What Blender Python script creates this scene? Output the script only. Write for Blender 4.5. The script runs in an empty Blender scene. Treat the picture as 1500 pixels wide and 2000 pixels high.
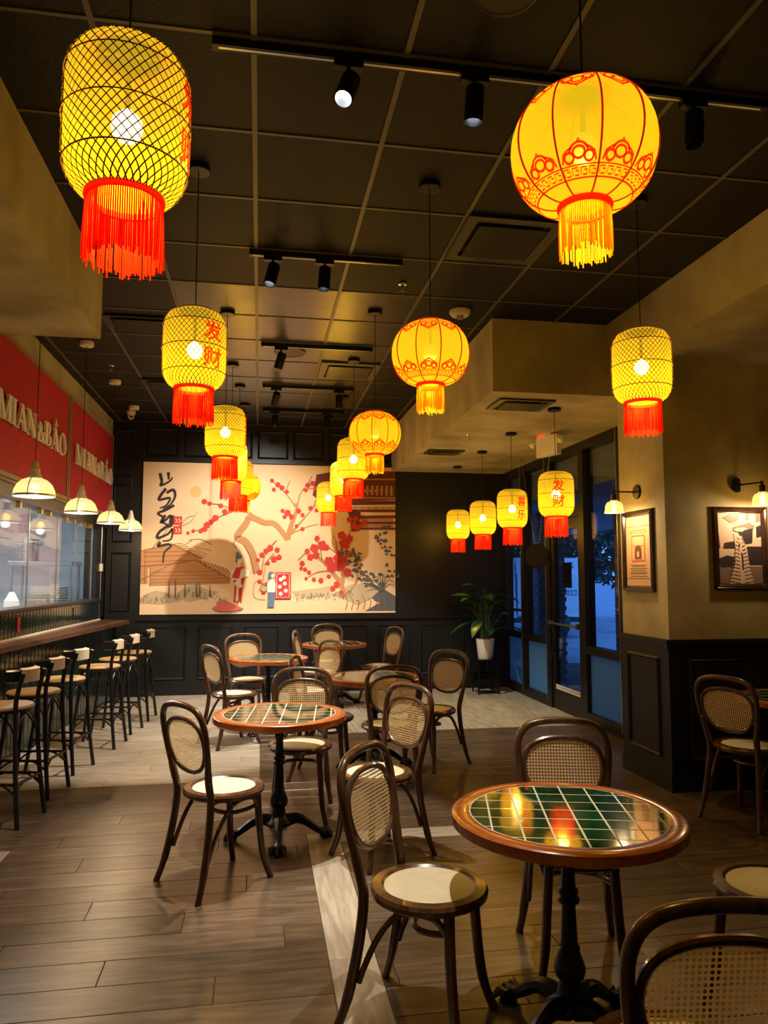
import bpy, bmesh, math, random
from mathutils import Vector, Matrix
random.seed(7)
R = math.radians
D = bpy.data
SC = bpy.context.scene
COL = SC.collection

# ------------------------------------------------------------------ camera
CAMH = 1.6
cd = D.cameras.new('camera'); cam = D.objects.new('camera', cd); COL.objects.link(cam)
cd.sensor_fit = 'HORIZONTAL'; cd.sensor_width = 36; cd.lens = 36*1450/1500
cd.clip_start = .05; cd.clip_end = 200
cam.location = (0, 0, CAMH)
cam.rotation_euler = (R(90+4.927), 0, R(-9.517))
SC.camera = cam

# ------------------------------------------------------------------ world: dusk sky outside the windows
w = D.worlds.new('dusk'); SC.world = w; w.use_nodes = True
bg = w.node_tree.nodes['Background']
bg.inputs[0].default_value = (.09, .28, .76, 1); bg.inputs[1].default_value = 2.6

SC.view_settings.view_transform = 'Standard'; SC.view_settings.look = 'None'
SC.view_settings.gamma = 1; SC.view_settings.use_curve_mapping = False
SC.view_settings.exposure = 0.35
try: SC.cycles.use_denoising = True
except Exception: pass
SC.cycles.max_bounces = 8; SC.cycles.transparent_max_bounces = 24
SC.cycles.sample_clamp_indirect = 4
SC.cycles.caustics_reflective = False; SC.cycles.caustics_refractive = False

# ------------------------------------------------------------------ materials
M = {}
def mat(name, col=(.5,.5,.5), rough=.5, metal=0, emit=None, es=0, spec=None, coat=0, build=None):
    m = D.materials.new(name); m.use_nodes = True; nt = m.node_tree; b = nt.nodes['Principled BSDF']
    b.inputs['Base Color'].default_value = (*col, 1); b.inputs['Roughness'].default_value = rough; b.inputs['Metallic'].default_value = metal
    if emit: b.inputs['Emission Color'].default_value = (*emit, 1); b.inputs['Emission Strength'].default_value = es
    if spec is not None: b.inputs['Specular IOR Level'].default_value = spec
    if coat: b.inputs['Coat Weight'].default_value = coat; b.inputs['Coat Roughness'].default_value = .08
    if build: build(nt, b)
    M[name] = m; return m
def N(nt, t, **kw):
    n = nt.nodes.new(t)
    for k, v in kw.items():
        if k.startswith('i_'):
            n.inputs[k[2:].replace('_', ' ')].default_value = v
        else: setattr(n, k, v)
    return n
def ramp(nt, fac, stops):
    r = nt.nodes.new('ShaderNodeValToRGB'); e = r.color_ramp.elements
    while len(e) < len(stops): e.new(.5)
    for i, (p, c) in enumerate(stops): e[i].position = p; e[i].color = (*c, 1)
    nt.links.new(fac, r.inputs[0]); return r.outputs[0]
def noise_col(scale, stops, bump=0, detail=5, stretch=(1,1,1), coord='Object', rnd=0, bscale=None):
    def f(nt, b):
        tc = N(nt, 'ShaderNodeTexCoord'); mp = N(nt, 'ShaderNodeMapping'); mp.inputs['Scale'].default_value = stretch
        nt.links.new(tc.outputs[coord], mp.inputs[0])
        if rnd:
            oi = N(nt, 'ShaderNodeObjectInfo'); mu = N(nt, 'ShaderNodeMath', operation='MULTIPLY'); mu.inputs[1].default_value = 37
            nt.links.new(oi.outputs['Random'], mu.inputs[0]); cx = N(nt, 'ShaderNodeCombineXYZ')
            nt.links.new(mu.outputs[0], cx.inputs[0]); nt.links.new(mu.outputs[0], cx.inputs[1]); nt.links.new(cx.outputs[0], mp.inputs['Location'])
        nz = N(nt, 'ShaderNodeTexNoise'); nz.inputs['Scale'].default_value = scale; nz.inputs['Detail'].default_value = detail
        nt.links.new(mp.outputs[0], nz.inputs['Vector'])
        c = ramp(nt, nz.outputs['Fac'], stops)
        if rnd:
            hs = N(nt, 'ShaderNodeHueSaturation'); mr = N(nt, 'ShaderNodeMapRange'); mr.inputs[3].default_value = 1-rnd; mr.inputs[4].default_value = 1+rnd
            oi2 = N(nt, 'ShaderNodeObjectInfo'); nt.links.new(oi2.outputs['Random'], mr.inputs[0]); nt.links.new(mr.outputs[0], hs.inputs['Value'])
            nt.links.new(c, hs.inputs['Color']); c = hs.outputs[0]
        nt.links.new(c, b.inputs['Base Color'])
        if bump:
            bp = N(nt, 'ShaderNodeBump'); bp.inputs['Strength'].default_value = bump; bp.inputs['Distance'].default_value = .01
            src = nz
            if bscale:
                src = N(nt, 'ShaderNodeTexNoise'); src.inputs['Scale'].default_value = bscale; nt.links.new(mp.outputs[0], src.inputs['Vector'])
            nt.links.new(src.outputs['Fac'], bp.inputs['Height']); nt.links.new(bp.outputs[0], b.inputs['Normal'])
    return f
def translucent(name, col, k=.5):
    m = D.materials.new(name); m.use_nodes = True; nt = m.node_tree; nt.nodes.clear()
    o = N(nt, 'ShaderNodeOutputMaterial'); mx = N(nt, 'ShaderNodeMixShader'); mx.inputs[0].default_value = k
    a = N(nt, 'ShaderNodeBsdfDiffuse'); b = N(nt, 'ShaderNodeBsdfTranslucent')
    for q in (a, b): q.inputs[0].default_value = (*col, 1)
    nt.links.new(a.outputs[0], mx.inputs[1]); nt.links.new(b.outputs[0], mx.inputs[2]); nt.links.new(mx.outputs[0], o.inputs[0]); M[name] = m
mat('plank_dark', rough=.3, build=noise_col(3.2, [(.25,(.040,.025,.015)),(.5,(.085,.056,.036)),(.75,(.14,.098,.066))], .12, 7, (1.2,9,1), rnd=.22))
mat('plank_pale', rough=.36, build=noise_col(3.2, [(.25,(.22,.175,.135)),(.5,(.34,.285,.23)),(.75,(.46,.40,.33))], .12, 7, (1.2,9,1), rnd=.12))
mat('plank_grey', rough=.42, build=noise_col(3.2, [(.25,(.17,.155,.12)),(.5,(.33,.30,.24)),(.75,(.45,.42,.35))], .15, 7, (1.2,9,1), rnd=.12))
mat('grout_dark', (.03,.025,.02), .8)
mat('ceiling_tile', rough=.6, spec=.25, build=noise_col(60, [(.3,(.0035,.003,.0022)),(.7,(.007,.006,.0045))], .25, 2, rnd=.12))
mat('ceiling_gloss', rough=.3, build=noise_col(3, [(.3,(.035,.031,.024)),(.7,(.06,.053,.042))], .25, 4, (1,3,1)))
mat('ceiling_bar', (.085,.075,.05), .45)
mat('plaster', rough=.82, build=noise_col(1.7, [(.3,(.25,.21,.11)),(.5,(.40,.345,.19)),(.68,(.56,.49,.29))], .22, 8, (1,1,.7), coord='Object'))
mat('black_wall', (.009,.009,.010), .42, spec=.3)
mat('navy_wall', (.009,.009,.010), .42, spec=.3)
mat('black_metal', (.012,.012,.012), .38, .6)
mat('bronze_frame', (.020,.017,.014), .4, .5)
mat('black_paint', (.010,.009,.009), .3)
mat('cast_iron', (.010,.010,.011), .33, .4)
mat('chrome', (.7,.7,.72), .2, 1)
mat('steel', (.45,.46,.48), .3, .9)
mat('brass', (.55,.38,.14), .3, .9)
def wood(c1, c2, c3, sc=5, st=(9,9,1.2), bump=.05):
    return noise_col(sc, [(.3,c1),(.5,c2),(.75,c3)], bump, 6, st)
mat('bentwood', rough=.28, coat=.35, build=wood((.045,.018,.008),(.085,.036,.016),(.13,.058,.026)))
mat('table_wood', rough=.25, coat=.4, build=wood((.27,.065,.015),(.36,.095,.022),(.45,.13,.03), 4, (2,9,9)))
mat('counter_wood', rough=.28, coat=.3, build=wood((.055,.022,.012),(.12,.048,.024),(.19,.08,.04), 4, (9,1.2,9)))
translucent('cane', (.80,.58,.30), .35)
mat('seat_cream', rough=.42, build=noise_col(14, [(.3,(.72,.64,.46)),(.7,(.82,.75,.57))], .03))
mat('stool_seat', rough=.5, build=noise_col(40, [(.3,(.38,.23,.09)),(.7,(.55,.35,.15))], .3, 2, (1,8,1)))
mat('cream_leather', (.72,.60,.42), .45)
def greentile(nt, b):
    noise_col(5, [(.35,(.002,.022,.008)),(.6,(.004,.05,.016)),(.8,(.012,.08,.03))], .10, 3, rnd=.15, bscale=7)(nt, b)
mat('green_tile', rough=.06, coat=.6, build=greentile)
mat('bar_tile', rough=.12, coat=.4, build=noise_col(6, [(.3,(.004,.008,.006)),(.62,(.012,.03,.022)),(.8,(.06,.07,.055))], .12, 4, (6,6,1), rnd=.3))
mat('grout_cream', (.62,.56,.42), .7)
mat('grout_grey', (.42,.42,.38), .6)
mat('red_panel', rough=.75, build=noise_col(5, [(.3,(.36,.004,.014)),(.7,(.56,.008,.028))], .15, 6, (8,8,1)))
mat('sign_white', (.86,.86,.84), .4)
mat('gold_trim', (.33,.22,.09), .45)
mat('white_plastic', (.72,.68,.6), .4)
mat('white_pot', (.78,.75,.70), .35)
mat('soil', (.02,.014,.009), .95)
mat('leaf', rough=.35, build=noise_col(6, [(.3,(.008,.035,.008)),(.7,(.022,.075,.016))], .05))
mat('stem', (.06,.11,.03), .45)
translucent('red_fringe', (.95,.07,.03)); translucent('gold_fringe', (.95,.62,.06)); translucent('red_print', (.92,.05,.012), .6)
translucent('red_cord', (.80,.09,.03), .6); mat('bamboo', (.20,.105,.02), .55)
mat('outdoor_ground', rough=.85, build=noise_col(.8, [(.3,(.20,.22,.27)),(.7,(.34,.37,.44))], .3, 6))
mat('brick', rough=.85, build=noise_col(8, [(.3,(.07,.055,.06)),(.7,(.13,.10,.10))], .3, 4, rnd=.25))
mat('mortar', (.22,.22,.23), .9)
mat('van_white', (.80,.82,.86), .35)
mat('van_dark', (.012,.013,.016), .2)
mat('foliage', (.03,.05,.035), .8)

mat('kitchen_wall', rough=.5, build=noise_col(1.6, [(.3,(.42,.47,.52)),(.7,(.66,.70,.74))], .1, 5, (1,1,2.4)))
mat('paper_bag', (.70,.66,.56), .8)
mat('cardboard', (.25,.17,.13), .8)
mat('plate_white', (.70,.66,.58), .4)
mat('frame_wood', rough=.28, coat=.3, build=wood((.018,.009,.006),(.035,.016,.010),(.06,.028,.016), 4, (9,9,2)))
mat('poster_paper', (.70,.46,.25), .7)
mat('ink_brown', (.13,.05,.025), .8)
mat('ink_orange', (.52,.17,.055), .8)
mat('photo_pale', (.66,.50,.42), .5)
mat('photo_mid', (.22,.15,.14), .5)
mat('photo_dark', (.03,.022,.03), .5)
mat('sign_black', (.004,.004,.004), .6, spec=.2)
mat('vent_dark', (.012,.011,.010), .5)
mat('bulb_glass', (1,.8,.5), .3, emit=(1,.66,.28), es=30)
mat('bulb_soft', (1,.8,.5), .3, emit=(1,.62,.12), es=2.5)
mat('lens_white', (1,1,1), .3, emit=(.85,.93,1), es=14)
mat('kitchen_lamp', (1,1,1), .3, emit=(.78,.9,1), es=60)
mat('red_led', (.9,.02,.01), .4, emit=(1,.03,.01), es=5)
def thin_glass(name, tint=(1,1,1), refl=1.0, rough=.0):
    m = D.materials.new(name); m.use_nodes = True; nt = m.node_tree; nt.nodes.clear()
    o = N(nt, 'ShaderNodeOutputMaterial'); mx = N(nt, 'ShaderNodeMixShader'); tr = N(nt, 'ShaderNodeBsdfTransparent'); gl = N(nt, 'ShaderNodeBsdfGlossy')
    lw = N(nt, 'ShaderNodeLayerWeight'); pw_ = N(nt, 'ShaderNodeMath', operation='POWER'); pw_.inputs[1].default_value = 5; nt.links.new(lw.outputs['Facing'], pw_.inputs[0])
    mu = N(nt, 'ShaderNodeMath', operation='MULTIPLY_ADD'); mu.inputs[1].default_value = .9*refl; mu.inputs[2].default_value = .04*refl; nt.links.new(pw_.outputs[0], mu.inputs[0])
    tr.inputs[0].default_value = (*tint, 1); gl.inputs['Roughness'].default_value = rough
    nt.links.new(mu.outputs[0], mx.inputs[0]); nt.links.new(tr.outputs[0], mx.inputs[1]); nt.links.new(gl.outputs[0], mx.inputs[2]); nt.links.new(mx.outputs[0], o.inputs[0])
    M[name] = m
translucent('frosted_film', (.14,.36,.52), .6)
thin_glass('glass', (.97,.985,.98)); thin_glass('glass_dim', (.80,.84,.90), 1.1)
def shade(name, col, es, trans, tcol=(1,.9,.6)):
    # lit lantern paper: it glows, scatters and lets a part of the bulb show through
    m = D.materials.new(name); m.use_nodes = True; nt = m.node_tree; nt.nodes.clear()
    o = N(nt, 'ShaderNodeOutputMaterial'); mx = N(nt, 'ShaderNodeMixShader'); ad = N(nt, 'ShaderNodeAddShader')
    em = N(nt, 'ShaderNodeEmission'); em.inputs[0].default_value = (*col, 1); em.inputs[1].default_value = es
    df = N(nt, 'ShaderNodeBsdfDiffuse'); df.inputs[0].default_value = (col[0]*.35, col[1]*.35, col[2]*.35, 1)
    tr = N(nt, 'ShaderNodeBsdfTransparent'); tr.inputs[0].default_value = (*tcol, 1)
    mx.inputs[0].default_value = trans
    nt.links.new(em.outputs[0], ad.inputs[0]); nt.links.new(df.outputs[0], ad.inputs[1])
    nt.links.new(ad.outputs[0], mx.inputs[1]); nt.links.new(tr.outputs[0], mx.inputs[2]); nt.links.new(mx.outputs[0], o.inputs[0])
    M[name] = m
shade('paper_bamboo', (1,.64,.025), .52, .22)
shade('paper_round', (1,.61,.01), .66, .05)
shade('shade_white', (1,.72,.38), .75, .30)
shade('shade_amber', (1,.62,.25), .8, .4)

# ------------------------------------------------------------------ mesh helpers
class MB:
    def __init__(s): s.v = []; s.f = []; s.m = []; s.cur = 0
    def add(s, vs, fs):
        k = len(s.v); s.v += [tuple(p) for p in vs]; s.f += [tuple(i+k for i in f) for f in fs]; s.m += [s.cur]*len(fs); return s
    def box(s, x0, x1, y0, y1, z0, z1):
        v = [(x0,y0,z0),(x1,y0,z0),(x1,y1,z0),(x0,y1,z0),(x0,y0,z1),(x1,y0,z1),(x1,y1,z1),(x0,y1,z1)]
        return s.add(v, [(0,3,2,1),(4,5,6,7),(0,1,5,4),(1,2,6,5),(2,3,7,6),(3,0,4,7)])
    def bbox(s, x0, x1, y0, y1, z0, z1, b=.004):      # box with chamfered top edges
        v = [(x0,y0,z0),(x1,y0,z0),(x1,y1,z0),(x0,y1,z0),(x0,y0,z1-b),(x1,y0,z1-b),(x1,y1,z1-b),(x0,y1,z1-b),
             (x0+b,y0+b,z1),(x1-b,y0+b,z1),(x1-b,y1-b,z1),(x0+b,y1-b,z1)]
        return s.add(v, [(0,3,2,1),(8,9,10,11),(0,1,5,4),(1,2,6,5),(2,3,7,6),(3,0,4,7),(4,5,9,8),(5,6,10,9),(6,7,11,10),(7,4,8,11)])
    def lathe(s, prof, seg=24, c=(0,0,0), cap=True):
        vs = []; fs = []; n = len(prof)
        for i in range(seg):
            a = 2*math.pi*i/seg
            for r, z in prof: vs.append((c[0]+r*math.cos(a), c[1]+r*math.sin(a), c[2]+z))
        for i in range(seg):
            j = (i+1) % seg
            for k in range(n-1): fs.append((i*n+k, j*n+k, j*n+k+1, i*n+k+1))
        if cap:
            if prof[0][0] > 1e-5: fs.append(tuple(i*n for i in reversed(range(seg))))
            if prof[-1][0] > 1e-5: fs.append(tuple(i*n+n-1 for i in range(seg)))
        return s.add(vs, fs)
    def tube(s, pts, rad, seg=8, closed=False, cap=True):
        P = [Vector(p) for p in pts]; n = len(P); rr = rad if isinstance(rad, (list, tuple)) else [rad]*n
        vs = []; up = None
        for i in range(n):
            a = P[i-1] if (i > 0 or closed) else P[i]; b = P[(i+1) % n] if (i < n-1 or closed) else P[i]
            t = (b-a).normalized()
            if up is None:
                up = Vector((0,0,1)) if abs(t.z) < .9 else Vector((1,0,0))
            u = t.cross(up)
            if u.length < 1e-4: u = t.cross(Vector((0,1,0)))
            u.normalize(); w_ = u.cross(t); up = w_
            for k in range(seg):
                an = 2*math.pi*k/seg; q = P[i]+(u*math.cos(an)+w_*math.sin(an))*rr[i]; vs.append(q)
        fs = []
        for i in range(n if closed else n-1):
            j = (i+1) % n
            for k in range(seg):
                l = (k+1) % seg; fs.append((i*seg+k, i*seg+l, j*seg+l, j*seg+k))
        if cap and not closed: fs.append(tuple(reversed(range(seg)))); fs.append(tuple((n-1)*seg+k for k in range(seg)))
        return s.add(vs, fs)
    def prism(s, poly, fn, t):        # 2D polygon mapped by fn(u,v,d), extruded by t
        n = len(poly); vs = [fn(u, v, 0) for u, v in poly]+[fn(u, v, t) for u, v in poly]
        fs = [tuple(range(n))[::-1], tuple(range(n, 2*n))]+[(i, (i+1) % n, n+(i+1) % n, n+i) for i in range(n)]
        return s.add(vs, fs)
    def ribbon(s, poly, hole, fn, t): # closed ring between two equal-length polygons
        n = len(poly); vs = [fn(*p, 0) for p in poly]+[fn(*p, 0) for p in hole]+[fn(*p, t) for p in poly]+[fn(*p, t) for p in hole]
        fs = []
        for i in range(n):
            j = (i+1) % n
            fs += [(i, n+i, n+j, j), (2*n+i, 2*n+j, 3*n+j, 3*n+i), (i, j, 2*n+j, 2*n+i), (n+j, n+i, 3*n+i, 3*n+j)]
        return s.add(vs, fs)
    def mesh(s, name, mats, smooth=False):
        me = D.meshes.new(name); me.from_pydata(s.v, [], s.f)
        for m_ in (mats if isinstance(mats, (list, tuple)) else [mats]): me.materials.append(M[m_])
        if any(s.m): me.polygons.foreach_set('material_index', s.m)
        bm = bmesh.new(); bm.from_mesh(me); bmesh.ops.recalc_face_normals(bm, faces=bm.faces); bm.to_mesh(me); bm.free()
        if smooth:
            me.polygons.foreach_set('use_smooth', [True]*len(me.polygons))
            try: me.set_sharp_from_angle(angle=R(40))
            except Exception: pass
        me.update(); return me
    def build(s, name, mats, parent=None, smooth=False, loc=(0,0,0), rz=0):
        return put(s.mesh(name, mats, smooth), name, parent, loc, rz)
def put(me, name, parent=None, loc=(0,0,0), rz=0, rot=None, scale=None):
    o = D.objects.new(name, me); COL.objects.link(o); o.location = loc; o.rotation_euler = rot if rot else (0,0,rz)
    if scale: o.scale = scale
    if parent: o.parent = parent
    return o
def tag(o, label=None, cat=None, group=None, kind=None):
    if label: o['label'] = label
    if cat: o['category'] = cat
    if group: o['group'] = group
    if kind: o['kind'] = kind
    return o
def thing(name, label, cat, loc=(0,0,0), rz=0, group=None):
    o = D.objects.new(name, None); COL.objects.link(o); o.location = loc; o.rotation_euler = (0,0,rz); o.empty_display_size = .1
    return tag(o, label, cat, group)
def copy_tree(o, parent=None):
    c = o.copy(); COL.objects.link(c)
    if parent: c.parent = parent
    for ch in list(o.children): copy_tree(ch, c)
    return c
def struct(mb, name, mats, parent=None, smooth=False, loc=(0,0,0), rz=0):
    o = mb.build(name, mats, parent, smooth, loc, rz)
    if parent is None: o['kind'] = 'structure'
    return o
def light(name, kind, loc, energy, col, parent=None, size=.05, spot=None, target=None, blend=.3):
    l = D.lights.new(name, kind); l.energy = energy; l.color = col
    if kind in ('POINT', 'SPOT'): l.shadow_soft_size = size
    if kind == 'SPOT': l.spot_size = R(spot); l.spot_blend = blend
    o = D.objects.new(name, l); COL.objects.link(o); o.location = loc
    if target is not None: o.rotation_euler = (Vector(target)-Vector(loc)).to_track_quat('-Z', 'Y').to_euler()
    if parent: o.parent = parent
    return o
def smooth_path(ctrl, n=6):
    P = [Vector(p) for p in ctrl]; out = []
    for i in range(len(P)-1):
        p0 = P[max(i-1,0)]; p1 = P[i]; p2 = P[i+1]; p3 = P[min(i+2,len(P)-1)]
        for k in range(n):
            t = k/n; out.append(.5*((2*p1)+(-p0+p2)*t+(2*p0-5*p1+4*p2-p3)*t*t+(-p0+3*p1-3*p2+p3)*t**3))
    out.append(P[-1]); return out
_txt = {}
def text_mesh(s, size=1):                # flat text outline as raw verts / faces, centred
    if s in _txt: return _txt[s]
    cu = D.curves.new('t', 'FONT'); cu.body = s; cu.size = size; cu.align_x = 'CENTER'; cu.align_y = 'CENTER'; cu.resolution_u = 3; cu.offset = .018 if ord(s[0]) > 1000 else 0
    o = D.objects.new('t', cu); COL.objects.link(o); bpy.context.view_layer.update()
    dg = bpy.context.evaluated_depsgraph_get(); me = o.evaluated_get(dg).to_mesh()
    r = ([v.co.copy() for v in me.vertices], [tuple(p.vertices) for p in me.polygons])
    o.evaluated_get(dg).to_mesh_clear(); D.objects.remove(o); D.curves.remove(cu); _txt[s] = r; return r

# ------------------------------------------------------------------ room dimensions (metres)
YB, CZ, SZ, NZ = 10.5, 3.72, 3.11, 3.29
XW = 3.6           # window wall
XG = -2.1          # kitchen glass
PX, PY, PY2 = 3.07, 5.25, 5.97   # pillar

# ------------------------------------------------------------------ floor
fl = struct(MB().box(-5.2, 6.2, -2.2, 13.2, -.2, -.008), 'floor', 'grout_dark')
_pl = {}
def plank(L, W, m):
    k = (round(L,3), round(W,3), m)
    if k not in _pl: _pl[k] = MB().bbox(-L/2+.0012, L/2-.0012, -W/2+.0012, W/2-.0012, -.012, 0, .0015).mesh('plank', m)
    return _pl[k]
def lay(x0, x1, y0, y1, m, along, PL=1.2, PW=.2):
    a0, a1, b0, b1 = (x0, x1, y0, y1) if along == 'x' else (y0, y1, x0, x1)
    n = max(1, round((b1-b0)/PW)); wdt = (b1-b0)/n
    for r in range(n):
        s = a0 - PL*((r*.382+.13) % 1)
        while s < a1-1e-4:
            p, q = max(s, a0), min(s+PL, a1)
            if q-p > .02:
                L = q-p; c = (p+q)/2; b = b0+(r+.5)*wdt
                o = put(plank(L, wdt, m), 'plank', fl, (c, b, 0) if along == 'x' else (b, c, 0), 0 if along == 'x' else math.pi/2)
            s += PL
lay(-1.41, .31, 1.0, 4.79, 'plank_dark', 'x')
lay(-2.2, .03, 4.79, 6.1, 'plank_dark', 'x')
lay(.03, XW, 4.79, 7.72, 'plank_dark', 'x')
lay(.51, 5.3, 1.0, 4.61, 'plank_dark', 'x')
lay(2.2, 5.3, 4.61, 4.79, 'plank_dark', 'x')
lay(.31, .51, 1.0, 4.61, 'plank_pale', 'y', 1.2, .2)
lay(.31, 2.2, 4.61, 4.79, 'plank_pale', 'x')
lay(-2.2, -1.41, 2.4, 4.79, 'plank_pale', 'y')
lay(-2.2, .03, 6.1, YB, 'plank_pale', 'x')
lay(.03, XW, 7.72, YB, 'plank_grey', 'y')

# ------------------------------------------------------------------ ceiling
ce = struct(MB().box(-5.2, 6.2, -2.2, 13.2, CZ+.03, CZ+.2), 'ceiling', 'vent_dark')
GX, GY = .615, .64
xs = [-.05+GX*k for k in range(-4, 7)]; ys = [3.45+GY*k for k in range(-7, 12)]
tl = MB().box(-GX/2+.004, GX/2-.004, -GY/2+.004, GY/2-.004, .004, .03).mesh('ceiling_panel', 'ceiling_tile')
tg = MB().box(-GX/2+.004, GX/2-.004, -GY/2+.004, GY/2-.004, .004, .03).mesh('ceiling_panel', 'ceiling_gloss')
for x in xs[:-1]:
    for y in ys[:-1]:
        if y+GY/2 > YB+.3: continue
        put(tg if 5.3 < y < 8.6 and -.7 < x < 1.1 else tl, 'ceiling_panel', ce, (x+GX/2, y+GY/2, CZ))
for x in xs: put(MB().box(-.012, .012, -1.1, YB, 0, .012).mesh('grid_bar', 'ceiling_bar'), 'grid_bar', ce, (x, 0, CZ-.002))
gb = MB().box(-2.55, 3.65, -.009, .009, 0, .01).mesh('grid_bar', 'ceiling_bar')
for y in ys:
    if y < YB: put(gb, 'grid_bar', ce, (0, y, CZ-.001))

# ------------------------------------------------------------------ walls
struct(MB().box(-2.1, XW+.06, YB, YB+.08, 0, CZ+.05), 'wall_back', 'black_wall')
wb = D.objects['wall_back']
struct(MB().box(-5.2, 6.2, -2.2, -2.0, 0, CZ+.05), 'wall_rear', 'plaster')
struct(MB().box(-2.35, -2.2, -2.0, 5.3, 0, CZ+.05), 'wall_left', 'plaster')
struct(MB().box(6.0, 6.2, -2.0, PY2, 0, CZ+.05), 'wall_right', 'plaster')
def molding(x0, x1, z0, z1, w_=.03, d=.018):     # raised picture-frame moulding in the XZ plane facing -Y
    mb = MB(); o = [(x0,z0),(x1,z0),(x1,z1),(x0,z1)]; i1 = [(x0+w_*.5,z0+w_*.5),(x1-w_*.5,z0+w_*.5),(x1-w_*.5,z1-w_*.5),(x0+w_*.5,z1-w_*.5)]
    i2 = [(x0+w_,z0+w_),(x1-w_,z0+w_),(x1-w_,z1-w_),(x0+w_,z1-w_)]
    vs = [(x,0,z) for x,z in o]+[(x,-d,z) for x,z in i1]+[(x,-d*.3,z) for x,z in i2]+[(x,0,z) for x,z in i2]
    fs = []
    for a, b in ((0,4),(4,8),(8,12)):
        for k in range(4): j = (k+1) % 4; fs.append((a+k, a+j, b+j, b+k))
    return mb.add(vs, fs)
def panel(parent, x, z0, z1, w_, y=YB, rz=0, px=None, m='black_wall'):
    o = molding(-w_/2, w_/2, z0, z1).build('panel_moulding', m, parent); o.location = (x, y, 0) if px is None else px; o.rotation_euler = (0,0,rz); return o
for x in (-1.2, -.58, .04, .66, 1.28, 1.9, 2.52, 3.1): panel(wb, x, .2, .92, .47 if x < 3 else .4)
for x in (-1.33, -.83, -.33, .17, .67, 1.17, 1.65): panel(wb, x, 3.24, 3.64, .43)
for z0, z1 in ((2.95, 3.6), (2.05, 2.85), (1.12, 1.92)): panel(wb, -1.84, z0, z1, .26)
wr = MB()
for prof in ((1.02, .035), (1.045, .022)): wr.box(-1.62, XW, YB-prof[1], YB, prof[0]-.02, prof[0]+.02)
struct(wr, 'trim_1', 'black_wall')['label'] = 'black chair rail under the mural'
struct(MB().box(-1.62, XW, YB-.02, YB, 0, .12).box(-1.62, XW, YB-.012, YB, .12, .15), 'baseboard_back', 'black_wall')
struct(MB().box(-1.66, 1.98, YB-.03, YB, 3.17, 3.21), 'trim_2', 'black_wall')
# right pillar with wainscot
pi = struct(MB().box(PX, 6.0, PY, PY2, 0, NZ+.05), 'wall_pillar', 'plaster')
pn = MB().box(PX-.02, 6.0, PY-.02, PY2+.0, 0, 1.08)
pw = struct(pn, 'trim_3', 'navy_wall'); pw['label'] = 'dark wainscot around the plaster pillar'
tr = MB()
for z0, z1, e in ((1.08,1.12,.05),(1.05,1.08,.035),(0,.11,.035),(.11,.14,.028)): tr.box(PX-e, 6.0, PY-e, PY2+.005, z0, z1)
struct(tr, 'trim_4', 'navy_wall')
panel(pw, 0, .22, .98, .5, rz=-math.pi/2, px=(PX-.02, (PY+PY2)/2, 0), m='navy_wall')
for x in (3.47, 4.16, 4.85, 5.54): panel(pw, x, .22, .98, .52, y=PY-.02, m='navy_wall')
# soffits
struct(MB().box(1.87, XW+.2, 5.75, YB, SZ, CZ+.02), 'ceiling_soffit', 'plaster')
struct(MB().box(2.88, 6.0, -2.0, 5.75, NZ, CZ+.02), 'ceiling_beam_right', 'plaster')
lb = MB().box(-2.3, -1.12, -2.0, 5.35, 3.26, CZ+.02)
struct(lb, 'ceiling_beam_left', 'plaster')
# ------------------------------------------------------------------ window wall (bronze frames, glass, frosted lower lights, door)
def vpost(name, y0, y1, z0=0, z1=SZ, x0=XW-.05, x1=XW+.07): return struct(MB().box(x0, x1, y0, y1, z0, z1), name, 'bronze_frame')
RZ = .80
def window(n, y0, y1):
    wn = tag(D.objects.new(f'window_{n}', None), kind='structure'); COL.objects.link(wn); wn.location = (XW, y0, 0)
    f = MB()
    f.box(-.05,.07,0,.06,0,SZ).box(-.05,.07,y1-y0-.06,y1-y0,0,SZ).box(-.05,.07,.06,y1-y0-.06,0,.12).box(-.05,.07,.06,y1-y0-.06,RZ-.05,RZ+.03).box(-.05,.07,.06,y1-y0-.06,SZ-.1,SZ)
    f.build('window_frame', 'bronze_frame', wn)
    MB().box(0,.012,.06,y1-y0-.06,RZ+.03,SZ-.1).build('pane', 'glass_dim', wn)
    MB().box(0,.012,.06,y1-y0-.06,.12,RZ-.05).build('frosted_pane', 'frosted_film', wn)
    MB().box(-.056,-.05,.055,.068,.05,SZ).build('edge_strip', 'steel', wn)
window(1, 9.72, YB); window(2, 8.83, 9.72); window(3, 6.9, 7.82); window(4, PY2, 6.9)
dr = tag(D.objects.new('door_1', None), kind='structure'); COL.objects.link(dr); dr.location = (XW, 7.82, 0)
DW = 1.01
f = MB().box(-.05,.07,0,.06,0,SZ).box(-.05,.07,DW-.06,DW,0,SZ).box(-.05,.07,.06,DW-.06,2.28,2.40).box(-.05,.07,.06,DW-.06,SZ-.1,SZ)
f.build('door_frame', 'bronze_frame', dr)
MB().box(0,.012,.06,DW-.06,2.40,SZ-.1).build('transom_pane', 'glass_dim', dr)
lf = MB().box(-.03,.03,.065,.15,.01,2.27).box(-.03,.03,DW-.15,DW-.065,.01,2.27).box(-.03,.03,.15,DW-.15,.01,.24).box(-.03,.03,.15,DW-.15,2.15,2.27).build('door_leaf', 'bronze_frame', dr)
MB().box(-.006,.006,.15,DW-.15,.24,2.15).build('door_pane', 'glass_dim', dr)
pb = MB().tube([(-.085,.1,1.03),(-.085,DW-.1,1.03)], .016, 10).box(-.09,-.03,.09,.13,1.0,1.06).box(-.09,-.03,DW-.13,DW-.09,1.0,1.06).build('push_bar', 'steel', dr, True)
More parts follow.
